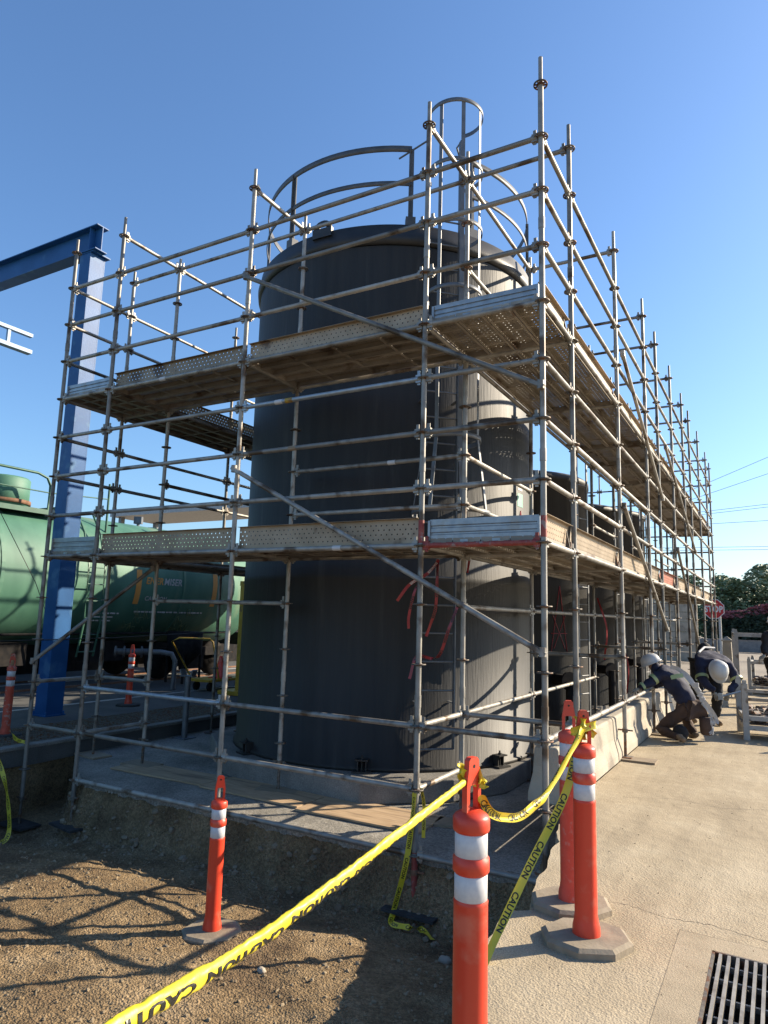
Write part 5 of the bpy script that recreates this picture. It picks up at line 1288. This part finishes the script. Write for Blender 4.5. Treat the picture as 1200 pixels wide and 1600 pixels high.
tb = skin('tool_bag', M_blackcloth, None, [(L1(-.36, -.10, .10), (.09, .08)), (L1(-.24, -.14, .13), (.11, .10)), (L1(-.12, -.16, .10), (.08, .075)), (L1(-.24, -.14, .26), (.04, .03))], [(0, 1), (1, 2), (1, 3)], 1)
tag(tb, 'slumped black tool bag on the paving by the kneeling worker', 'tool bag')
# worker 2: bent forward towards the camera
SK = .95; g = Vector((.66, 6.62, 0))
def L2(a, b, z): return g+rt*a+fw*b+up*z
t = thing('person', 'worker in dark jacket and white helmet bent double, facing the camera', 'person', tuple(g), 'workers beside the scaffold')
pel = L2(-.03, .22, .96); ch = L2(-.08, -.02, 1.02); sh = L2(-.13, -.28, .98); nk = L2(-.13, -.38, .94); hd = L2(-.16, -.47, .86)
lsh = L2(-.33, -.28, .95); lel = L2(-.36, -.42, .70); lwr = L2(-.22, -.50, .55); rsh = L2(.10, -.26, .95); rel = L2(.16, -.40, .70); rwr = L2(-.02, -.50, .55)
lhip = L2(-.13, .22, .88); lkn = L2(-.20, .12, .50); lan = L2(-.22, .35, .10); rhip = L2(.08, .22, .88); rkn = L2(.07, .02, .48); ran = L2(.06, .12, .10)
V = [(pel, .12), (ch, .09), (sh, .08), (nk, .05), (hd, .09), (hd+Vector((0, 0, -.10)), .055), (lsh, .05), (lel, .04), (lwr, .028), (rsh, .05), (rel, .04), (rwr, .028), (lhip, .085), (lkn, .06), (lan, .04), (rhip, .085), (rkn, .06), (ran, .04)]
skin('body', M_skin, t, V, E1)
skin('jacket', M_navy, t, [(pel+up*.02, (.16, .15)), (ch, (.20, .14)), (sh, (.20, .12)), (nk, .075), (lsh, .09), (lel, .07), (lwr, .05), (rsh, .09), (rel, .07), (rwr, .05)], [(0, 1), (1, 2), (2, 3), (2, 4), (4, 5), (5, 6), (2, 7), (7, 8), (8, 9)])
skin('trousers', M_blackcloth, t, [(pel-up*.03, (.17, .15)), (lhip, .12), (lkn, .088), (lan, .075), (rhip, .12), (rkn, .088), (ran, .075)], [(0, 1), (1, 2), (2, 3), (0, 4), (4, 5), (5, 6)])
mb = MB(); ellips(mb, L2(-.0, .25, 1.10), (.11, .13, .14)); build('waist_pouch', mb, M_blackcloth, t)
for a in (lan, ran): skin('boot', M_boot, t, [(a+up*.04, .062), (a-up*.04, .055), (a-fw*.10-up*.055, .048), (a-fw*.19-up*.06, .038)], [(0, 1), (1, 2), (2, 3)], 0, 1)
helmet(t, hd-fw*.045-up*.0, -fw*.95+up*.25, -up, .146)
fingers(t, lwr, (.3, -.6, -.8), (1, .3, 0), (0, -1, .3), M_glove, .9); fingers(t, rwr, (-.3, -.6, -.8), (-1, .3, 0), (0, -1, .3), M_glove, .9)
for a, b in ((L2(-.352, -.38, .76), L2(-.358, -.41, .72)), (L2(.15, -.38, .745), L2(.158, -.40, .715))): band(t, a, b, .092)
mb = MB(); mb.path([L2(-.3, -.2, 1.1), L2(-.12, .0, 1.17), L2(.08, .1, 1.16)], .018, 6); build('harness_strap', mb, M_strap, t)
mb = MB(); mb.tube(L2(-.20, -.62, .50), L2(.12, -.60, .58), .014, 8); mb.box(L2(-.2, -.62, .50), (.06, .05, .09)); tag(build('hand_tool', mb, M_galv_new), 'small metal hand tool held by the bent worker', 'hand tool')
# worker 3: at the right edge
SK = 1.0; g = Vector((1.53, 9.1, 0))
def L3(a, b, z): return g+rt*a+fw*b+up*z
t = thing('person', 'person in black clothing cut off by the right picture edge, behind the coupler rack', 'person', tuple(g), 'workers beside the scaffold')
pel = L3(0, .02, .92); ch = L3(0, 0, 1.2); sh = L3(-.02, -.02, 1.38); nk = L3(-.03, -.04, 1.47); hd = L3(-.04, -.06, 1.58)
lsh = L3(-.18, 0, 1.36); lel = L3(-.26, -.05, 1.10); lwr = L3(-.34, -.22, 1.02); rsh = L3(.18, 0, 1.36); rel = L3(.26, -.02, 1.1); rwr = L3(.25, -.2, .95)
lhip = L3(-.10, 0, .86); lkn = L3(-.12, -.03, .48); lan = L3(-.12, .03, .09); rhip = L3(.10, 0, .86); rkn = L3(.12, -.03, .48); ran = L3(.12, .03, .09)
V = [(pel, .12), (ch, .09), (sh, .08), (nk, .05), (hd, .09), (hd+Vector((-.02, -.02, -.09)), .055), (lsh, .05), (lel, .04), (lwr, .028), (rsh, .05), (rel, .04), (rwr, .028), (lhip, .085), (lkn, .06), (lan, .04), (rhip, .085), (rkn, .06), (ran, .04)]
skin('body', M_skin, t, V, E1)
skin('jacket', M_blackcloth, t, [(pel, (.17, .14)), (ch, (.17, .14)), (sh, (.17, .13)), (nk, .07), (lsh, .085), (lel, .065), (lwr, .05), (rsh, .085), (rel, .065), (rwr, .05)], [(0, 1), (1, 2), (2, 3), (2, 4), (4, 5), (5, 6), (2, 7), (7, 8), (8, 9)])
skin('trousers', M_blackcloth, t, [(pel-up*.03, (.16, .13)), (lhip, .11), (lkn, .08), (lan, .07), (rhip, .11), (rkn, .08), (ran, .07)], [(0, 1), (1, 2), (2, 3), (0, 4), (4, 5), (5, 6)])
for a in (lan, ran): skin('boot', M_boot, t, [(a+up*.03, .06), (a-up*.04, .05), (a-fw*.10-up*.05, .045), (a-fw*.18-up*.055, .035)], [(0, 1), (1, 2), (2, 3)], 0, 1)
helmet(t, hd+up*.02, up, -fw); fingers(t, lwr, (-.5, -.6, -.4), (.8, -.3, 0), (0, 0, 1), M_glove, .9); fingers(t, rwr, (0, -.7, -.6), (-1, 0, 0), (0, 0, 1), M_glove, .9)

for o in bpy.data.objects:
    if '_loc' in o: del o['_loc']
